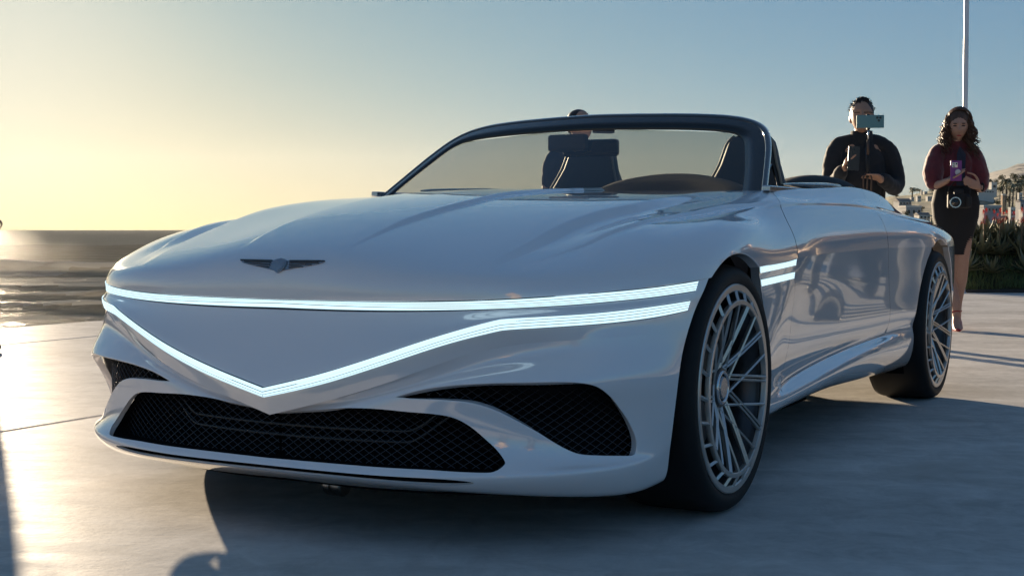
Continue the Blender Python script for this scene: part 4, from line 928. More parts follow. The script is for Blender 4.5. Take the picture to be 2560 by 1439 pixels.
tl = [(2279,485,470,500,10),(2292,486,470,500,10),(2299,487,472,505,9),(2506,462,436,430,18),(2518,470,446,420,22),(2537,462,435,430,24),(2553,468,438,425,20),(2492,466,450,430,16),(2560,480,446,400,26),(2500,486,463,400,22),(2545,492,466,380,24),(2476,461,451,480,26),(2455,468,455,480,30),(2330,480,470,500,16),(2240,492,486,480,14),(2262,548,528,280,16),(2300,530,518,310,20),(2520,512,492,350,20),(2495,516,500,350,18)]
tn = ['dark umbrella shaped pine on the ridge left of the tower house','round tree on the ridge beside the pine','bushy tree touching the narrow tower house','leafy tree on the skyline above the palms','broad tree just below the skyline clump','tallest clump of trees on the right skyline','tree at the right end of the skyline','small tree above the open cube house','wide tree at the right frame edge below the skyline','olive tree left of the palms','broad dark tree above the three-storey house','low scrub tree behind the cube house','low spreading tree right beside the woman','tree behind the woman, mostly hidden','small dark tree at the left end of the ridge','shrub tree beside the long pale house','low tree between the gabled and the cream house','tree right of the ochre house','tree left of the ochre house']
for i, (a, t_) in enumerate(zip(tl, tn)): tree(t_, a[0], a[1], a[2], a[3], a[4], i)
def palm(label, px, py0, py1, d, seed):
    rn = random.Random(seed); p0 = at(px, py0, d); h = at(px, py1, d).z-p0.z; t = empty('palm_tree', (p0.x, d, p0.z)); tag(t, label, 'palm', 'palms on the hillside')
    MB().tube([(0,0,-1.5),(.1,0,h*.5),(.25,0,h)], [.22,.17,.15], 6).build('trunk', M['bark'], t); b = MB()
    for k in range(26):
        a = rn.uniform(0, 6.28); e = rn.uniform(-.5, 1.1); L_ = rn.uniform(1.2, 1.8); P = []
        for s_ in np.linspace(0, 1, 5): P.append(Vector((.25+math.cos(a)*L_*s_*math.cos(e*(1-.6*s_)), math.sin(a)*L_*s_*math.cos(e*(1-.6*s_)), h+L_*(math.sin(e)*s_-.65*s_*s_))))
        sd = Vector((-math.sin(a), math.cos(a), 0)); w = [.05,.26,.30,.2,.02]
        b.add([q for i, p in enumerate(P) for q in (p-sd*w[i]+Vector((0,0,-.10)), p, p+sd*w[i]+Vector((0,0,-.10)))], [f for i in range(4) for f in ((i*3,i*3+1,i*3+4,i*3+3),(i*3+1,i*3+2,i*3+5,i*3+4))])
    b.build('crown', M['leaf_l'], t)
for i, (a, l_) in enumerate(zip([(2514,512,452,330),(2523,516,468,330),(2531,520,462,320),(2541,500,455,350),(2548,480,450,380),(2506,488,455,360),(2281,484,471,480)], ['palm right behind the ochre house','short palm right of the ochre house','tall palm before the white block house','slim palm left of the three-storey house','palm reaching into the right skyline trees','palm left of the ochre house','palm on the ridge by the pine'])): palm(l_, *a, i)
# ---------- flagpole and aloe bed
M['pole'] = mat('white_pole_paint', (.62,.63,.66), .35)
p = at(2406, 728, 17.7); t = MB(); t.lathe([(0,0),(.055,0),(.055,.012),(.036,.014),(.036,1.2),(.034,1.2),(.028,8),(.0,8)], 20, 'z'); o = t.build('flagpole', M['pole'], None, angle=40); o.location = (p.x, 17.7, TZ); tag(o, 'tall slim white pole rising behind the woman in red', 'flagpole')
M['soil'] = mat('soil', (.05,.04,.03), .95, noise=(6,.8,(.03,.045,.02))); M['edge'] = mat('dark_steel_edge', (.03,.028,.026), .6)
X0, X1, Y0, Y1 = 6.00, 11.5, 17.85, 22
def bedz(x, y): return TZ+.03+.58*min(1, max(0, (y-Y0)/.75))+.05*fbm(x, y, 1.5, 3)
b = MB(); b.grid([[(x, y, bedz(x, y) if y > Y0+.02 else TZ) for x in np.linspace(X0, X1, 50)] for y in np.linspace(Y0, Y1, 30)]); b.grid([[(X0, y, TZ) for y in np.linspace(Y0, Y1, 30)], [(X0, y, bedz(X0, y) if y > Y0+.02 else TZ) for y in np.linspace(Y0, Y1, 30)]]); o = b.build('planting_bed', M['soil']); tag(o, kind='structure')
b = MB(); b.box(((X0+X1)/2, Y0-.02, TZ+.02), (X1-X0+.02,.012,.05)); b.box((X0-.02,(Y0+Y1)/2,TZ+.02),(.012,Y1-Y0,.05)); o = b.build('bed_edging', M['edge']); tag(o, kind='structure')
M['grass'] = mat('grass_blade', (.075,.125,.040), .7, noise=(1.5,.8,(.12,.135,.05))); M['aloe'] = mat('aloe_leaf', (.15,.16,.095), .5, noise=(2,.8,(.19,.165,.085))); M['aloe_r'] = mat('aloe_flower', (.55,.05,.035), .6, noise=(20,.6,(.62,.14,.05))); M['stalk'] = mat('aloe_stalk', (.20,.13,.07), .8)
rn = random.Random(5); b = MB()
for _ in range(7500):
    x = rn.uniform(X0, X0+4.6); y = Y0+abs(rn.gauss(0, .33))+.01; z = bedz(x, y)-.02; h = rn.uniform(.05,.16); a = rn.uniform(0, 6.28); l = Vector((math.cos(a), math.sin(a), 0))*h*rn.uniform(.2,.7); s_ = Vector((-math.sin(a), math.cos(a), 0))*.006
    p = Vector((x, y, z)); b.add([p-s_, p+s_, p+l+Vector((0,0,h))], [(0,1,2)])
o = b.build('groundcover_grass', M['grass']); tag(o, 'short green grass along the front of the aloe bed', 'grass', None, 'stuff')
def aloe_mesh(seed, n=22, L_=.42):
    rn = random.Random(seed); b = MB()
    for k in range(n):
        a = k*2.4+rn.uniform(-.3,.3); e = .15+1.25*(k/n)+rn.uniform(-.1,.1); ln = L_*rn.uniform(.8,1.15)*(1-.25*k/n); P = []
        for s_ in np.linspace(0, 1, 6): r_ = ln*s_; el = e-.35*s_+.9*s_*s_*.4; P.append(Vector((math.cos(a)*r_*math.cos(el), math.sin(a)*r_*math.cos(el), .04+r_*math.sin(el))))
        sd = Vector((-math.sin(a), math.cos(a), 0)); w = [.032,.034,.028,.020,.011,.001]
        b.add([q for i, p in enumerate(P) for q in (p-sd*w[i]+Vector((0,0,w[i]*.6)), p, p+sd*w[i]+Vector((0,0,w[i]*.6)))], [f for i in range(5) for f in ((i*3,i*3+1,i*3+4,i*3+3),(i*3+1,i*3+2,i*3+5,i*3+4))])
    return b
am = [aloe_mesh(i).build('leaf_rosette', M['aloe'], None, True).data for i in range(4)]
for o in [q for q in bpy.data.objects if q.name.startswith('leaf_rosette')]: bpy.data.objects.remove(o)
def spike_mesh():
    b = MB(); b.tube([(0,0,0),(.01,0,.22),(.0,0,.50)], [.010,.009,.007], 5); s1 = b; f = MB(); rn = random.Random(3)
    for i in range(70):
        t = i/70; a = i*2.4; z = .44+.17*t; r_ = .036*(1-t)**.7+.006; p = Vector((math.cos(a)*r_*.3, math.sin(a)*r_*.3, z)); q = Vector((math.cos(a)*r_, math.sin(a)*r_, z-.016*(1-2*t))); s_ = Vector((-math.sin(a), math.cos(a), 0))*.006
        f.add([p+s_, p-s_, q-s_*.8, q+s_*.8], [(0,1,2,3)])
    return s1, f
s1, f1 = spike_mesh(); sm = mesh('stalk', s1.v, s1.f); sm.materials.append(M['stalk']); fm_ = mesh('flower', f1.v, f1.f); fm_.materials.append(M['aloe_r'])
rn = random.Random(11); spots = [(x, y) for y in (18.15,18.55,18.95,19.4,19.9,20.5) for x in np.arange(X0+.1+rn.uniform(0,.2), X0+4.2, .36)]
spk = [2459,2466,2486,2494,2501,2509,2517,2535,2555,2562,2575,2590]
for i, (x, y) in enumerate(spots):
    x += rn.uniform(-.12,.12); y += rn.uniform(-.12,.12); s_ = rn.uniform(.75,1.2)
    t = empty('aloe_plant', (x, y, bedz(x, y)-.02), rn.uniform(0, 6.28)); t.scale = (s_, s_, s_); tag(t, 'green aloe without a flower in the planting bed', 'aloe', 'aloes in the planting bed')
    o = bpy.data.objects.new('leaf_rosette', am[i % 4]); COL.objects.link(o); o.parent = t
for i, px in enumerate(spk):
    y = 18.4+.35*(i % 4); top = at(px, (525,521,526,534,521,530,526,529,520,524,528,522)[i], y); s_ = max(.5, (top.z-bedz(top.x, y))/.61)
    t = empty('aloe_plant', (top.x, y, bedz(top.x, y)), i*.9); tag(t, ['flowering aloe nearest the woman in red','flowering aloe second from the woman, paler spike','flowering aloe with a thin bare spike, left of a close pair','short flowering aloe under the tall one','tall flowering aloe with a pointed tip','shortest flowering aloe, before the grey house','flowering aloe left of the white block house','flowering aloe in front of the white block house','flowering aloe near the right frame edge, the tallest','flowering aloe at the right frame edge','flowering aloe just outside the right frame edge','flowering aloe farthest right in the bed'][i], 'aloe', 'flowering aloes in the planting bed')
    o = bpy.data.objects.new('leaf_rosette', am[i % 4]); COL.objects.link(o); o.parent = t
    o = bpy.data.objects.new('stalk', sm); COL.objects.link(o); o.parent = t; o.scale = (1,1,s_); q = bpy.data.objects.new('flower', fm_); COL.objects.link(q); q.parent = t; q.scale = (1.2,1.2,s_)
# ------------------------------------------------------------------ people
M['skin'] = mat('skin', (.42,.25,.18), .5, noise=(30,.4,(.36,.19,.14))); M['skin_d'] = mat('skin_tan', (.36,.21,.14), .5, noise=(30,.4,(.30,.16,.11)))
M['hair_d'] = mat('dark_hair', (.018,.012,.010), .45); M['hair_b'] = mat('brown_curls', (.055,.028,.016), .42, noise=(40,.7,(.11,.055,.03)))
M['jacket'] = mat('black_jacket', (.010,.012,.016), .85, bump=(14,.5,.01), sheen=.1); M['trouser'] = mat('dark_trousers', (.025,.026,.03), .85, bump=(10,.4,.01))
M['red'] = mat('dark_red_velvet', (.13,.010,.018), .8, bump=(60,.6,.004), sheen=.5, noise=(50,.6,(.07,.006,.010))); M['skirt'] = mat('black_ribbed_skirt', (.012,.012,.014), .8)
M['shoe_r'] = mat('red_shoe', (.30,.012,.018), .3); M['shoe_b'] = mat('black_shoe', (.012,.012,.012), .4); M['purple'] = mat('purple_case', (.20,.045,.22), .35); M['phone_t'] = mat('teal_phone', (.10,.20,.22), .3, .3); M['phone_k'] = mat('black_phone', (.02,.022,.025), .3); M['lens'] = mat('lens_glass', (.02,.03,.035), .05); M['white_p'] = mat('white_plastic', (.6,.6,.6), .4); M['brown_p'] = mat('dark_bronze', (.06,.035,.025), .4)
M['shirt_b'] = mat('navy_coat', (.025,.03,.05), .85, bump=(14,.5,.01)); M['coat_g'] = mat('grey_coat', (.16,.15,.15), .85, bump=(14,.5,.01)); M['coat_t'] = mat('tan_coat', (.30,.22,.14), .85, bump=(14,.5,.01)); M['denim'] = mat('blue_denim', (.04,.06,.11), .85)
def cap_tube(b, P, r, n=12, fx=None):
    """closed tube with round ends; r numbers or (rx, ry) pairs, rx across x"""
    P = [Vector(p) for p in P]; rr = [q if hasattr(q, '__len__') else (q, q) for q in (r if hasattr(r, '__len__') else [r]*len(P))]
    if 2 < len(P) < 12:        # round the bends
        d = np.array([0]+[(P[i+1]-P[i]).length**.5 for i in range(len(P)-1)]).cumsum(); d /= d[-1]; tt = np.linspace(0, 1, 4*len(P)-3)
        Q = curve(P, t=tt); rr = list(zip(np.interp(tt, d, [q[0] for q in rr]), np.interp(tt, d, [q[1] for q in rr]))); P = [Vector(q) for q in Q]
    rows = []; k = len(P); a = None
    for i, p in enumerate(P):
        t = (P[min(i+1,k-1)]-P[max(i-1,0)]).normalized()
        if a is None:
            a = Vector((1,0,0)) if fx is None else Vector(fx)
            if abs(a.normalized().dot(t)) > .85: a = Vector((0,1,0))
        a = a-t*a.dot(t)
        a.normalize(); c = t.cross(a)
        ring = lambda o, s_: [p+t*o+a*math.cos(w)*rr[i][0]*s_+c*math.sin(w)*rr[i][1]*s_ for w in np.linspace(0, 2*math.pi, n, endpoint=False)]
        m_ = min(rr[i])
        if i == 0: rows += [ring(-m_*.95, .30), ring(-m_*.75, .66), ring(-m_*.4, .92)]
        rows.append(ring(0, 1))
        if i == k-1: rows += [ring(m_*.4, .92), ring(m_*.75, .66), ring(m_*.95, .30)]
    b.grid(rows, True); q = len(b.v); R_ = len(rows)*n
    b.f += [tuple(q-R_+i for i in range(n))[::-1], tuple(q-n+i for i in range(n))]; return b
def head_shape(b, c, s_=1., yaw=0., pitch=0.):
    """face looks along -y; s_=1 gives a 0.235 m head"""
    Rm = Matrix.Rotation(yaw, 3, 'Z') @ Matrix.Rotation(pitch, 3, 'X'); rows = []; N_, K = 30, 40
    g = lambda x, z, cx, cz, sx, sz: math.exp(-((x-cx)/sx)**2-((z-cz)/sz)**2)
    for i in range(N_+1):
        th = math.pi*i/N_; row = []
        for j in range(K):
            ph = 2*math.pi*j/K; x, y, z = math.sin(th)*math.sin(ph), -math.sin(th)*math.cos(ph), math.cos(th)
            jaw = 1-.26*max(0, -z)**1.3; X = x*.077*jaw; Z = z*.118; Y = y*.096*(1-.10*max(0,-z)); 
            if y < 0:
                f = min(1, -y*1.6)
                Y -= f*(.026*g(X,Z,0,-.022,.011,.020)+.012*g(X,Z,0,.005,.010,.025)+.009*g(X,Z,0,-.060,.024,.010)+.012*g(X,Z,0,-.098,.024,.016)+.006*g(X,Z,.033,-.028,.022,.022)+.006*g(X,Z,-.033,-.028,.022,.022)+.006*g(X,Z,0,.034,.06,.014))
                Y += f*(.011*g(X,Z,.031,.010,.016,.011)+.011*g(X,Z,-.031,.010,.016,.011))
            row.append(Rm @ Vector((X, Y, Z))*s_+Vector(c))
        rows.append(row)
    b.grid(rows, True)
    for sg in (-1, 1): b.ellipsoid(Rm @ Vector((sg*.078*s_, .012*s_, -.012*s_))+Vector(c), (.010*s_,.020*s_,.034*s_), 10, 8, Rm)
    return Rm
def hand(b, w, palm, dirn, thumb, grip=None, s_=1.):
    """palm from wrist w; dirn finger direction, palm normal = palm; fingers curl towards the palm normal"""
    w = Vector(w); d = Vector(dirn).normalized(); nrm = Vector(palm).normalized(); side = d.cross(nrm).normalized()*(1 if thumb > 0 else -1)
    pc = w+d*.048*s_; cap_tube(b, [w, w+d*.03*s_, w+d*.075*s_], [(.024*s_,.017*s_),(.036*s_,.015*s_),(.040*s_,.013*s_)], 10, fx=side)
    curl = grip if grip is not None else .9
    for i, (o, L_) in enumerate(((.030,.066),(.010,.076),(-.010,.071),(-.029,.055))):
        p = w+d*.080*s_+side*o*s_; P = [p-d*.02*s_, p]; a = 0
        for q in (.45,.32,.23):
            a += curl*(.75 if q == .45 else .7); P.append(P[-1]+(d*math.cos(a)+nrm*math.sin(a))*L_*q*s_)
        cap_tube(b, P, [.0095*s_,.0095*s_,.0088*s_,.008*s_,.007*s_], 8)
    p = w+d*.022*s_+side*.028*s_; cap_tube(b, [p, p+(side*.75+d*.55+nrm*.15)*.034*s_, p+(side*.75+d*.75+nrm*.55)*.058*s_, p+(side*.45+d*1.0+nrm*.8)*.078*s_], [.013*s_,.011*s_,.0095*s_,.008*s_], 8)
def remesh(b, name, m, parent, vox, smooth=4, wrinkle=0.):
    me = mesh('tmp', b.v, b.f); bm_ = bmesh.new(); bm_.from_mesh(me); bmesh.ops.recalc_face_normals(bm_, faces=bm_.faces); bm_.to_mesh(me); bm_.free()
    o = bpy.data.objects.new('tmp', me); COL.objects.link(o); r = o.modifiers.new('r', 'REMESH'); r.mode = 'VOXEL'; r.voxel_size = vox
    s_ = o.modifiers.new('s', 'SMOOTH'); s_.iterations = smooth; s_.factor = .5
    dg = bpy.context.evaluated_depsgraph_get(); nm = bpy.data.meshes.new_from_object(o.evaluated_get(dg)); bpy.data.objects.remove(o); bpy.data.meshes.remove(me)
    if wrinkle:
        co = np.zeros(len(nm.vertices)*3, 'f'); nm.vertices.foreach_get('co', co); co = co.reshape(-1, 3)
        for v, n in zip(nm.vertices, nm.vertex_normals): 
            p = v.co; q = mnoise.noise(Vector((p.x*9+p.z*3, p.y*9, p.z*7)))+.5*mnoise.noise(Vector((p.x*24, p.y*22+p.x*8, p.z*26))); v.co = p+Vector(n.vector)*q*wrinkle
        nm.update()
    nm.name = name; nm.materials.clear(); return link(name, nm, m, parent, True)
def legs(b, hip, kneeL, ankL, kneeR, ankR, r=1.):
    for k, a, sg in ((kneeL, ankL, 1), (kneeR, ankR, -1)):
        h = (sg*hip[0], hip[1], hip[2]); cap_tube(b, [h, k, ((k[0]*.6+a[0]*.4), k[1]*.6+a[1]*.4+.012, k[2]*.6+a[2]*.4), a], [.088*r,.060*r,.058*r,.042*r], 12)
def shoe(b, a, fwd=(0,-1), s_=1.):
    f = Vector((fwd[0], fwd[1], 0)).normalized(); p = Vector((a[0], a[1], 0)); cap_tube(b, [p-f*.05*s_+Vector((0,0,.045)), p+f*.05*s_+Vector((0,0,.045)), p+f*.15*s_+Vector((0,0,.032))], [(.040*s_,.042*s_),(.046*s_,.042*s_),(.044*s_,.030*s_)], 12, fx=(-f.y,f.x,0))
def figure(name, label, loc, rz, coat, trous, hairm, skin='skin', vox=.011, h=1.75, pose='photo', group=None, detail=False, kids=True):
    """standing person with a coat, trousers, hair and shoes; poses: photo (both hands raise a phone), relaxed, lift"""
    t = empty('person', loc, rz); tag(t, label, 'person', group); k = h/1.75; S = lambda p: tuple(q*k for q in p)
    if pose == 'photo': A = [((.205,0,1.42),(.285,-.10,1.17),(.075,-.30,1.33)), ((-.205,0,1.42),(-.285,-.10,1.17),(-.075,-.30,1.33))]
    elif pose == 'one': A = [((.205,0,1.42),(.27,-.06,1.15),(.06,-.27,1.22)), ((-.205,0,1.42),(-.25,-.02,1.14),(-.26,-.10,.90))]
    else: A = [((.205,0,1.42),(.25,.02,1.14),(.25,-.05,.90)), ((-.205,0,1.42),(-.25,.02,1.14),(-.25,-.05,.90))]
    b = MB(); head_shape(b, S((0,-.04,1.635)), k, 0, R(-8)); cap_tube(b, [S((0,.0,1.42)), S((0,-.018,1.56))], [.058*k,.052*k], 12)
    cap_tube(b, [S((0,0,.95)), S((0,0,1.2)), S((0,0,1.40))], [(.15*k,.10*k),(.15*k,.095*k),(.15*k,.085*k)], 14)
    for s_, e, w in A:
        cap_tube(b, [S(s_), S(e), S(w)], [.045*k,.040*k,.028*k], 10); d = (Vector(w)-Vector(e)).normalized(); hd = Vector((-w[0]*.8, -.3, .9)) if pose != 'relaxed' and w[2] > 1 else Vector((0,-.15,-1)); hand(b, Vector(S(w)), (-np.sign(w[0]), -.2, 0), hd, -1 if w[0] > 0 else 1, None, k)
    legs(b, S((.09,0,.90)), S((.11,-.02,.50)), S((.12,.02,.09)), S((-.11,-.02,.50)), S((-.12,.02,.09)), .85*k)
    remesh(b, 'body', M[skin], t, vox if not detail else .006)
    c = MB(); cap_tube(c, [S((0,0,.86)), S((0,0,1.02)), S((0,.005,1.22)), S((0,.01,1.36)), S((0,.005,1.455))], [(.185*k,.135*k),(.18*k,.13*k),(.180*k,.128*k),(.175*k,.118*k),(.10*k,.08*k)], 18)
    for s_, e, w in A:
        w2 = Vector(e).lerp(Vector(w), .93); cap_tube(c, [S((s_[0]*.25, s_[1], s_[2]+.04)), S((s_[0]*.78, s_[1], s_[2]+.005)), S((s_[0]*.98+e[0]*.06, s_[1]*.7+e[1]*.3, s_[2]*.72+e[2]*.28)), S((e[0]*.9,e[1],e[2])), tuple(w2*k)], [.062*k,.072*k,.074*k,.062*k,.047*k], 12)
    cap_tube(c, [S((0,.0,1.44)), S((0,-.012,1.505))], [.078*k,.068*k], 14); remesh(c, 'coat', M[coat], t, vox*.9, 4, .008)
    c = MB(); cap_tube(c, [S((0,0,.84)), S((0,0,.98))], [(.16*k,.115*k),(.158*k,.112*k)], 16)
    for sg in (1,-1): cap_tube(c, [S((sg*.085,0,.88)), S((sg*.11,-.02,.50)), S((sg*.12,.02,.06))], [(.092*k,.10*k),(.070*k,.075*k),(.062*k,.068*k)], 14)
    remesh(c, 'trousers', M[trous], t, vox, 5)
    for sg in (1,-1): c = MB(); shoe(c, S((sg*.12,.0,0)), (sg*.15,-1), k); c.build('shoe', M['shoe_b'], t, True)
    c = MB()
    for q, r_ in (((0,.005,1.685),(.083,.098,.080)),((0,.035,1.655),(.080,.075,.085))): c.ellipsoid(S(q), S(r_), 20, 14)
    remesh(c, 'hair', M[hairm], t, .010, 2)
    return t
def phone_obj(name, label, loc, M3, m, size=(.074,.009,.150), cams=((-.018,.052),(.0,.052),(-.009,.036))):
    t = empty(name, loc); t.rotation_euler = M3.to_euler(); tag(t, label, 'phone')
    b = MB(); b.box((0,0,0), size); b.build('case', m, t, bevel=.0035)
    b = MB(); b.box((0,size[1]/2+.0008,0),(size[0]*.92,.0012,size[2]*.95)); b.build('screen', M['black_gloss'], t)
    for x, z in cams: c = MB(); c.lathe([(0,-.003),(.0075,-.003),(.0085,0),(.0085,.002)], 14, 'y', (x, -size[1]/2, z)); c.build('camera_lens', M['lens'], t, True)
    return t
def dup_person(src, loc, rz, label, group=None, s_=1.):
    c = dup(src); c.location = loc; c.rotation_euler = (0,0,rz); c.scale = (s_,)*3; c['label'] = label
    if group: c['group'] = group
    return c
# man with two phones
DM = 10.0; mx_ = (2150-1280)/3365*DM
man = empty('person', (mx_, DM, TZ)); tag(man, 'man in a black jacket filming with a phone on a selfie stick', 'person')
b = MB(); HC_ = Vector((-.012,-.055,1.668)); head_shape(b, HC_, 1.06, R(-14), R(-4)); cap_tube(b, [(0,0,1.44),(0,-.02,1.60)], [.062,.056], 12)
cap_tube(b, [(0,0,.95),(0,0,1.2),(0,0,1.42)], [(.16,.11),(.17,.11),(.16,.09)], 14); HR, HL = Vector((-.205,-.30,1.265)), Vector((.075,-.27,1.20))
cap_tube(b, [(-.18,0,1.42),(-.245,-.12,1.18),HR], [.05,.042,.029], 10); cap_tube(b, [(.18,0,1.42),(.25,-.08,1.16),HL], [.05,.042,.029], 10)
hand(b, HR, (.75,-.3,.1), (.30,-.1,.95), -1, .75); hand(b, HL, (-.5,-.2,-.1), (-.95,-.25,.25), 1, 1.0)
legs(b, (.10,0,.92), (.12,-.02,.50), (.13,.02,.09), (-.12,-.02,.50), (-.13,.02,.09), .9); remesh(b, 'body', M['skin_d'], man, .0065)
c = MB(); cap_tube(c, [(0,0,.86),(0,0,1.0),(0,-.005,1.2),(0,.0,1.36),(0,.0,1.475)], [(.185,.150),(.18,.145),(.185,.14),(.18,.125),(.10,.085)], 20)
cap_tube(c, [(-.05,0,1.485),(-.165,0,1.452),(-.214,-.03,1.36),(-.236,-.10,1.18),tuple(Vector((-.235,-.12,1.18)).lerp(HR,.88))], [.060,.066,.070,.062,.050], 14); cap_tube(c, [(.05,0,1.485),(.168,0,1.452),(.217,-.02,1.36),(.238,-.08,1.16),tuple(Vector((.24,-.08,1.16)).lerp(HL,.86))], [.060,.066,.071,.064,.051], 14)
remesh(c, 'jacket', M['jacket'], man, .009, 3, .009)
c = MB(); c.lathe([(.082,1.44),(.088,1.50),(.078,1.565),(.072,1.565),(.072,1.46)], 30, 'z', (0,-.004,0)); c.build('collar', M['jacket'], man, True)
c = MB(); c.tube([(0,-.158,.92),(0,-.162,1.2),(0,-.142,1.38),(0,-.10,1.47)], .004, 6); c.build('zip', M['alloy_dark'], man, True)
c = MB(); cap_tube(c, [(0,0,.84),(0,0,.98)], [(.17,.12),(.165,.118)], 16)
for sg in (1,-1): cap_tube(c, [(sg*.09,0,.88),(sg*.12,-.02,.50),(sg*.13,.02,.06)], [(.10,.105),(.075,.08),(.066,.07)], 14)
remesh(c, 'trousers', M['trouser'], man, .012, 4)
for sg in (1,-1): c = MB(); shoe(c, (sg*.13,0,0), (sg*.2,-1)); c.build('shoe', M['shoe_b'], man, True)
def hair_short(parent, c, s_, yaw, m, seed=1, n=260):
    rn = random.Random(seed); Rm = Matrix.Rotation(yaw, 3, 'Z'); b = MB()
    b2 = MB(); b2.ellipsoid(Vector(c)+Rm @ Vector((0,.016,.026))*s_, (.081*s_,.094*s_,.100*s_), 22, 16, Rm); 
    for _ in range(n):
        th = rn.uniform(0, 1.45); ph = rn.uniform(0, 2*math.pi); d = Vector((math.sin(th)*math.sin(ph), math.sin(th)*math.cos(ph), math.cos(th)))
        if d.y < -.35 and d.z < .62: continue
        p = Vector((d.x*.079, .014+d.y*.093, .028+d.z*.097)); q = p+Vector((d.x*.008+rn.uniform(-.01,.01), d.y*.012-.006*rn.random(), d.z*.008+rn.uniform(.0,.006))); r_ = q+Vector((rn.uniform(-.012,.012), rn.uniform(-.010,.012), rn.uniform(-.022,-.004)))
        b.tube([Vector(c)+Rm @ w*s_ for w in (p*.97, q, r_)], [.004,.003,.001], 4, False)
    b.add(b2.v, b2.f); return b.build('hair', m, parent, True)
hair_short(man, HC_, 1.06, R(-14), M['hair_d'])
# knock the fringe back: forehead stays clear because the cap sits behind the brow
c = MB(); Rm = Matrix.Rotation(R(-14), 3, 'Z'); c.tube([HC_+Rm @ Vector((x, -.098-.0*abs(x), .022)) for x in (-.06,-.03,0,.03,.06)]+[HC_+Rm @ Vector((.082,-.02,.020))], .0028, 6); c.build('glasses', M['black_matt'], man, True)
# selfie stick with the filming phone
sx, sy = -.045, -.36
t = empty('selfie_stick', (mx_+sx, DM+sy, 0)); tag(t, 'dark bronze selfie stick with folded tripod legs held upright by the man', 'selfie stick')
MB().tube([(0,0,1.20),(0,0,1.36)], .0115, 10).build('grip', M['black_matt'], t, True); MB().tube([(0,0,1.36),(0,0,1.47)], .009, 10).build('tube', M['brown_p'], t, True); MB().tube([(0,0,1.47),(0,0,1.545)], .006, 8).build('extension', M['silver'], t, True)
b = MB(); b.box((0,0,1.555),(.022,.03,.03)); b.build('tilt_head', M['black_matt'], t, bevel=.004); b = MB(); b.box((0,.012,1.60),(.024,.014,.105)); b.build('clamp', M['black_matt'], t, bevel=.003)
for a in (-1, 0, 1): MB().tube([(.012*a,0,1.24),(.030*a,.006,1.20),(.022*a,.01,.92)], .006, 6).build('leg', M['brown_p'], t, True)
phone_obj('phone', 'teal phone held sideways on the selfie stick before the man\'s face', (mx_-.035, DM-.375, 1.606+TZ), Matrix.Rotation(R(-6), 3, 'Z') @ Matrix.Rotation(R(90), 3, 'Y'), M['phone_t'], (.092,.010,.192), ((-.026,.070),(-.026,.048),(-.006,.059)))
phone_obj('phone', 'black phone upright in the man\'s right hand', (mx_-.152, DM-.385, 1.345+TZ), Matrix.Rotation(R(8), 3, 'Z') @ Matrix.Rotation(R(3), 3, 'Y'), M['phone_k'], (.086,.010,.172), ((-.024,.058),(-.004,.058),(-.014,.038)))
# woman in red
DW = 11.3; wx_ = (2385-1280)/3365*DW
wo = empty('person', (wx_, DW, TZ)); tag(wo, 'woman with curly brown hair in a dark red jacket and black skirt photographing the car', 'person')
b = MB(); WH = Vector((-.0,-.05,1.705)); head_shape(b, WH, 1.08, R(-12), R(14)); cap_tube(b, [(0,0,1.47),(0,-.02,1.62)], [.050,.045], 12)
cap_tube(b, [(0,0,1.0),(0,0,1.2),(0,0,1.44)], [(.13,.10),(.12,.09),(.13,.08)], 14); WR, WL = Vector((-.155,-.26,1.235)), Vector((.115,-.25,1.185))
cap_tube(b, [(-.14,0,1.47),(-.205,-.08,1.22),WR], [.045,.040,.025], 10); cap_tube(b, [(.14,0,1.47),(.19,-.06,1.20),WL], [.045,.040,.025], 10)
hand(b, WR, (.6,-.2,.3), (.62,-.25,.55), -1, .8); hand(b, WL, (-.5,-.3,.2), (-.85,-.25,.35), 1, .8)
AK = {1: (.045,.03,.105), -1: (-.005,-.09,.105)}
for sg in (1,-1):
    a = AK[sg]; cap_tube(b, [(sg*.075,0,.95),(sg*.048+.01,-.02,.56),(sg*.045+.012,.022-.02*(sg<0),.40),(a[0]*.9,a[1]*.8,.22),a], [.092,.058,.060,.040,.032], 14); cap_tube(b, [a, (a[0]-.02,a[1]-.07,.055), (a[0]-.035,a[1]-.15,.020)], [(.030,.030),(.034,.022),(.032,.014)], 10, fx=(1,0,0))
remesh(b, 'body', M['skin'], wo, .0065)
c = MB(); cap_tube(c, [(0,0,1.20),(0,0,1.30),(0,-.005,1.42),(0,0,1.50)], [(.158,.120),(.162,.125),(.155,.115),(.09,.07)], 20)
cap_tube(c, [(-.05,0,1.525),(-.13,0,1.495),(-.175,-.02,1.41),(-.205,-.06,1.30),(-.205,-.09,1.235)], [.055,.066,.082,.084,.072], 14); cap_tube(c, [(.05,0,1.525),(.13,0,1.495),(.165,-.02,1.40),(.185,-.05,1.29),(.188,-.07,1.215)], [.055,.066,.080,.082,.072], 14)
cap_tube(c, [(0,.01,1.49),(0,-.005,1.56)], [.075,.060], 14); remesh(c, 'jacket', M['red'], wo, .009, 3, .007)
c = MB(); c.add([(-.035,-.142,1.20),(.03,-.145,1.20),(.045,-.125,1.46),(.0,-.10,1.53),(-.03,-.125,1.46)], [(0,1,2,3,4)]); c.build('top', M['shirt_b'], wo)
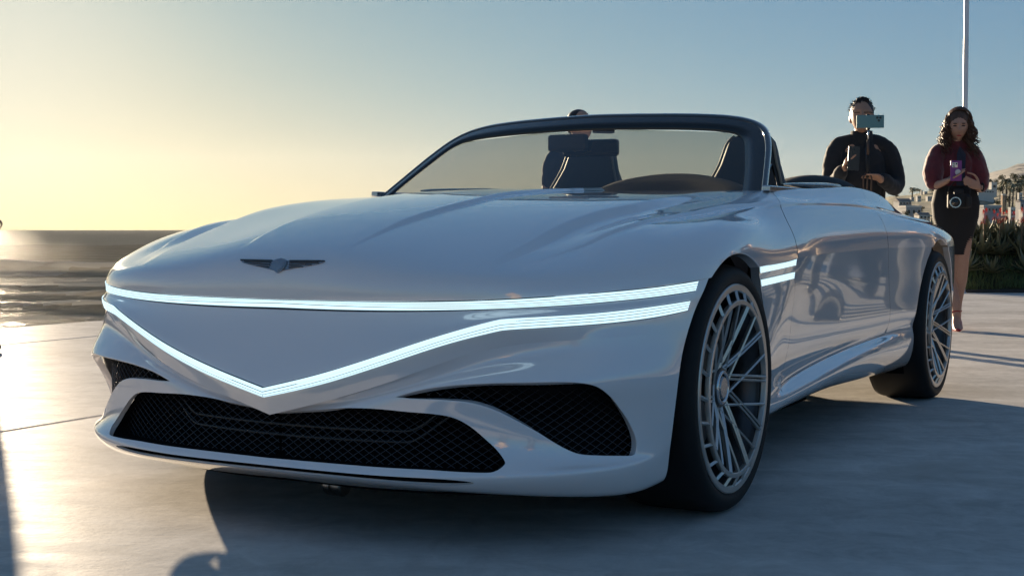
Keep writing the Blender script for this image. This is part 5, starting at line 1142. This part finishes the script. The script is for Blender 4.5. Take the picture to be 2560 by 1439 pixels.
# pencil skirt with fine ribs
rows = []
for z in np.linspace(.63, 1.20, 72):
    u = (z-.63)/.57; hw = np.interp(u, [0,.25,.55,.75,.92,1], [.105,.140,.190,.200,.178,.160]); hd = np.interp(u, [0,.5,.8,1], [.085,.125,.14,.118]); rb_ = .0022*(1 if int(round((z-.63)/.57*71)) % 2 else -1)
    rows.append([((hw+rb_)*math.cos(a)+.012*(1-u), (hd+rb_)*math.sin(a)-.01, z) for a in np.linspace(0, 2*math.pi, 40, endpoint=False)])
c = MB(); c.grid(rows, True); c.f += [tuple(range(40))]; c.build('skirt', M['skirt'], wo, True)
# red heels
for sg in (1,-1):
    a = AK[sg]; c = MB(); cap_tube(c, [(a[0]+.003,a[1]+.028,.105),(a[0]-.012,a[1]-.05,.060),(a[0]-.03,a[1]-.125,.020),(a[0]-.038,a[1]-.178,.014)], [(.030,.024),(.036,.020),(.037,.018),(.022,.012)], 12, fx=(1,0,0)); c.tube([(a[0]+.004,a[1]+.045,.095),(a[0]+.004,a[1]+.048,.045),(a[0]+.004,a[1]+.046,.0)], [.017,.008,.005], 8)
    c.tube([(a[0]+.034*math.cos(w), a[1]+.034*math.sin(w)+.004, .150-.012*math.sin(w)) for w in np.linspace(0, 2*math.pi, 20)], .006, 6); c.tube([(a[0],a[1]+.040,.10),(a[0],a[1]+.042,.155)], [.014,.006], 6); c.ellipsoid((a[0]+.002,a[1]+.026,.088), (.037,.036,.050), 14, 10); c.build('shoe', M['shoe_r'], wo, True)
# curls: a cap and many hanging helices
rn = random.Random(4); c = MB(); Rm = Matrix.Rotation(R(-12), 3, 'Z') @ Matrix.Rotation(R(14), 3, 'X')
c.ellipsoid(WH+Rm @ Vector((0,.016,.034)), (.094,.108,.106), 24, 16, Rm); c.ellipsoid(WH+Vector((.015,.075,-.10)), (.105,.065,.13), 20, 14)
for i in range(260):
    a = rn.uniform(-.25, math.pi+.25) if i > 40 else rn.uniform(math.pi-.4, math.pi+.55) if i % 2 else rn.uniform(-.5,.3)
    th = rn.uniform(.12, 1.15); d = Vector((math.cos(a)*math.sin(th), math.sin(a)*math.sin(th), math.cos(th))); p = WH+Rm @ Vector((d.x*.095, .015+d.y*.10, .025+d.z*.105))
    ln = rn.uniform(.18, .40); r_ = rn.uniform(.010,.018); w0 = rn.uniform(0, 6.28); P = []; out_ = Vector((d.x, d.y, 0)); out_.normalize()
    for k in range(15):
        s_ = k/14; q = p+out_*(.05*s_**.6+.03*s_*rn.uniform(.6,1))+Vector((.012*s_, 0, -ln*s_)); w = w0+s_*ln*75; P.append(q+Vector((math.cos(w), math.sin(w), .4*math.sin(w*.7)))*r_*min(1, s_*4)*(1+.9*s_))
    c.tube(P, [.0062*(1-.6*k/14) for k in range(15)], 4, False)
for i in range(150):
    sd = -1 if i % 2 else 1; y0 = rn.uniform(-.035, .10); P = []; w0 = rn.uniform(0, 6.28); bulge = rn.uniform(1.0, 1.07)
    for k in range(12):
        a = k/11*2.0; x = sd*math.sin(a)*.094*bulge; z = .034+math.cos(a)*.107*bulge*(1-.25*(abs(y0-.016)/.11)**2); P.append(WH+Rm @ Vector((x+.012+.004*math.sin(w0+k*1.9), y0*(1-.05*k)+.004*math.cos(w0+k*1.9), z)))
    c.tube(P, .0042, 4, False)
c.build('hair', M['hair_b'], wo, True)
for nm, m_, L_ in (('eye', 'black_gloss', [(.031,-.091,.010),(-.031,-.091,.010)]), ('eyebrow', 'hair_d', [(.031,-.099,.030),(-.031,-.099,.030)]), ('lips', 'shoe_r', [(0,-.109,-.061)])):
    for x, y, z in L_: c = MB(); c.ellipsoid(WH+Rm @ Vector((x,y,z))*1.08, (.017,.006,.0045) if nm != 'lips' else (.021,.006,.0055), 10, 6, Rm); c.build(nm, M[m_], wo, True)
c = MB(); c.tube([WL+Vector((.028,.0,.0))+Vector((0,math.cos(w)*.031,math.sin(w)*.031)) for w in np.linspace(0,6.28,16)], .007, 6); c.build('wrist_band', M['black_matt'], wo, True)
ph = phone_obj('phone', 'purple cased phone in the woman\'s hands', (wx_-.102, DW-.33, 1.315+TZ), Matrix.Rotation(R(6), 3, 'Z'), M['purple'], (.094,.012,.165), ((-.022,.056),(-.002,.056),(-.022,.036)))
c = MB(); c.lathe([(0,-.012),(.022,-.012),(.024,-.006),(.024,0)], 20, 'y', (.012,-.004,-.012)); c.build('grip_disc', M['white_p'], ph, angle=40)
c = MB(); c.box((-.014,-.007,.047),(.046,.004,.042)); c.build('camera_block', M['silver'], ph, bevel=.002)
# camera hanging from her wrist
cm_ = empty('camera', (wx_-.065, DW-.29, 1.07+TZ), R(-14)); tag(cm_, 'black camera with a round lens hanging below the woman\'s hands', 'camera')
b = MB(); b.box((0,0,0),(.175,.07,.115)); b.build('camera_body', M['black_matt'], cm_, bevel=.012); b = MB(); b.box((0,-.002,.075),(.075,.06,.05)); b.build('viewfinder_hump', M['black_matt'], cm_, bevel=.012); b = MB(); b.box((.075,-.02,-.005),(.045,.09,.10)); b.build('hand_grip', M['black_matt'], cm_, bevel=.014)
b = MB(); b.lathe([(0,-.075),(.030,-.07),(.036,-.09),(.044,-.09),(.046,-.07),(.046,-.03)], 28, 'y', (-.03,-.005,-.012)); b.build('lens', M['black_gloss'], cm_, angle=40); b = MB(); b.lathe([(.036,-.0915),(.044,-.0915),(.044,-.088)], 28, 'y', (-.03,-.005,-.012)); b.build('lens_ring', M['silver'], cm_)
MB().tube([(-.08,0,.05),(-.075,.01,.11),(-.03,.03,.16),(.04,.03,.16),(.09,.01,.09),(.085,0,.04)], .006, 6).build('strap', M['black_matt'], cm_, True)
# photographer behind the windshield, and the others round the car
g_ = 'onlookers standing round the car'
fa = figure('person', 'photographer in a dark coat seen through the windshield, head above its rim', ((1446-1280)/3365*9.0, 9.0, TZ), R(25), 'shirt_b', 'trouser', 'hair_d', h=1.625)
MB().box((-.01,-.36,1.50),(.14,.06,.09)).build('held_camera', M['black_matt'], fa, bevel=.01)
fb_ = figure('person', 'onlooker left of the frame, only a shoe and hand showing at the edge', (-3.745, 9.15, TZ), R(70), 'coat_g', 'denim', 'hair_d', pose='relaxed', h=1.8)
fc = figure('person', 'onlooker in a tan coat beside the car, out to the right', (5.4, 8.4, TZ), R(-55), 'coat_t', 'trouser', 'hair_b', pose='photo', h=1.70)
crowd = [(fc if i % 4 == 0 else (fa if i % 2 else fb_), x, y, rz, s_, lb) for i, (x, y, rz, s_, lb) in enumerate([(5.2,9.6,-45,1.0,'onlooker out of frame to the right, nearest the woman'),(6.4,10.3,-45,.97,'onlooker out of frame, second in the right hand row'),(5.7,11.2,-40,1.03,'onlooker out of frame, standing behind the row'),(7.3,10.9,-50,1.0,'onlooker out of frame, middle of the right hand row'),(6.7,12.4,-35,.95,'onlooker out of frame, far back behind the row'),(8.3,11.9,-45,1.0,'onlooker out of frame, near the end of the row'),(4.9,8.2,-60,1.02,'onlooker out of frame, level with the rear wheel'),(4.6,6.9,-70,1.0,'onlooker out of frame, level with the door'),(9.2,12.6,-45,.98,'onlooker out of frame, last of the right hand row'),(5.00,9.00,-50,1.00,'onlooker out of frame, in the back of the crowd'),(5.60,9.10,-50,0.96,'onlooker out of frame, in the back of the crowd'),(6.10,9.70,-45,1.02,'onlooker out of frame, in the back of the crowd'),(6.90,9.90,-50,0.98,'onlooker out of frame, in the back of the crowd'),(7.20,11.60,-45,1.00,'onlooker out of frame, in the back of the crowd'),(7.80,12.30,-40,0.97,'onlooker out of frame, in the back of the crowd'),(6.00,11.90,-40,1.03,'onlooker out of frame, in the back of the crowd'),(8.70,13.00,-45,1.00,'onlooker out of frame, in the back of the crowd'),(5.50,10.30,-40,0.95,'onlooker out of frame, in the back of the crowd'),(7.70,10.20,-50,1.00,'onlooker out of frame, in the back of the crowd'),(8.40,11.00,-50,1.02,'onlooker out of frame, in the back of the crowd')])]
crowd += [(fa, .55, -1.4, 175, 1.0, 'onlooker behind the camera, to its right'), (fc, -.7, -2.0, 190, 1.0, 'onlooker behind the camera, to its left')]
for s0, x, y, rz, s_, lb in crowd: dup_person(s0, (x, y, TZ), R(rz), lb, g_, s_)
HZ = .000012
m = bpy.data.materials.new('sea_haze'); m.use_nodes = True; nt = m.node_tree; nt.nodes.clear(); v = nt.nodes.new('ShaderNodeVolumePrincipled'); o = nt.nodes.new('ShaderNodeOutputMaterial'); nt.links.new(v.outputs[0], o.inputs['Volume'])
v.inputs['Color'].default_value = (.92,.92,.93,1); v.inputs['Density'].default_value = HZ; v.inputs['Anisotropy'].default_value = .35
b = MB(); b.box((0,2000,250),(19000,15000,512)); o = b.build('haze', m); tag(o, kind='stuff')
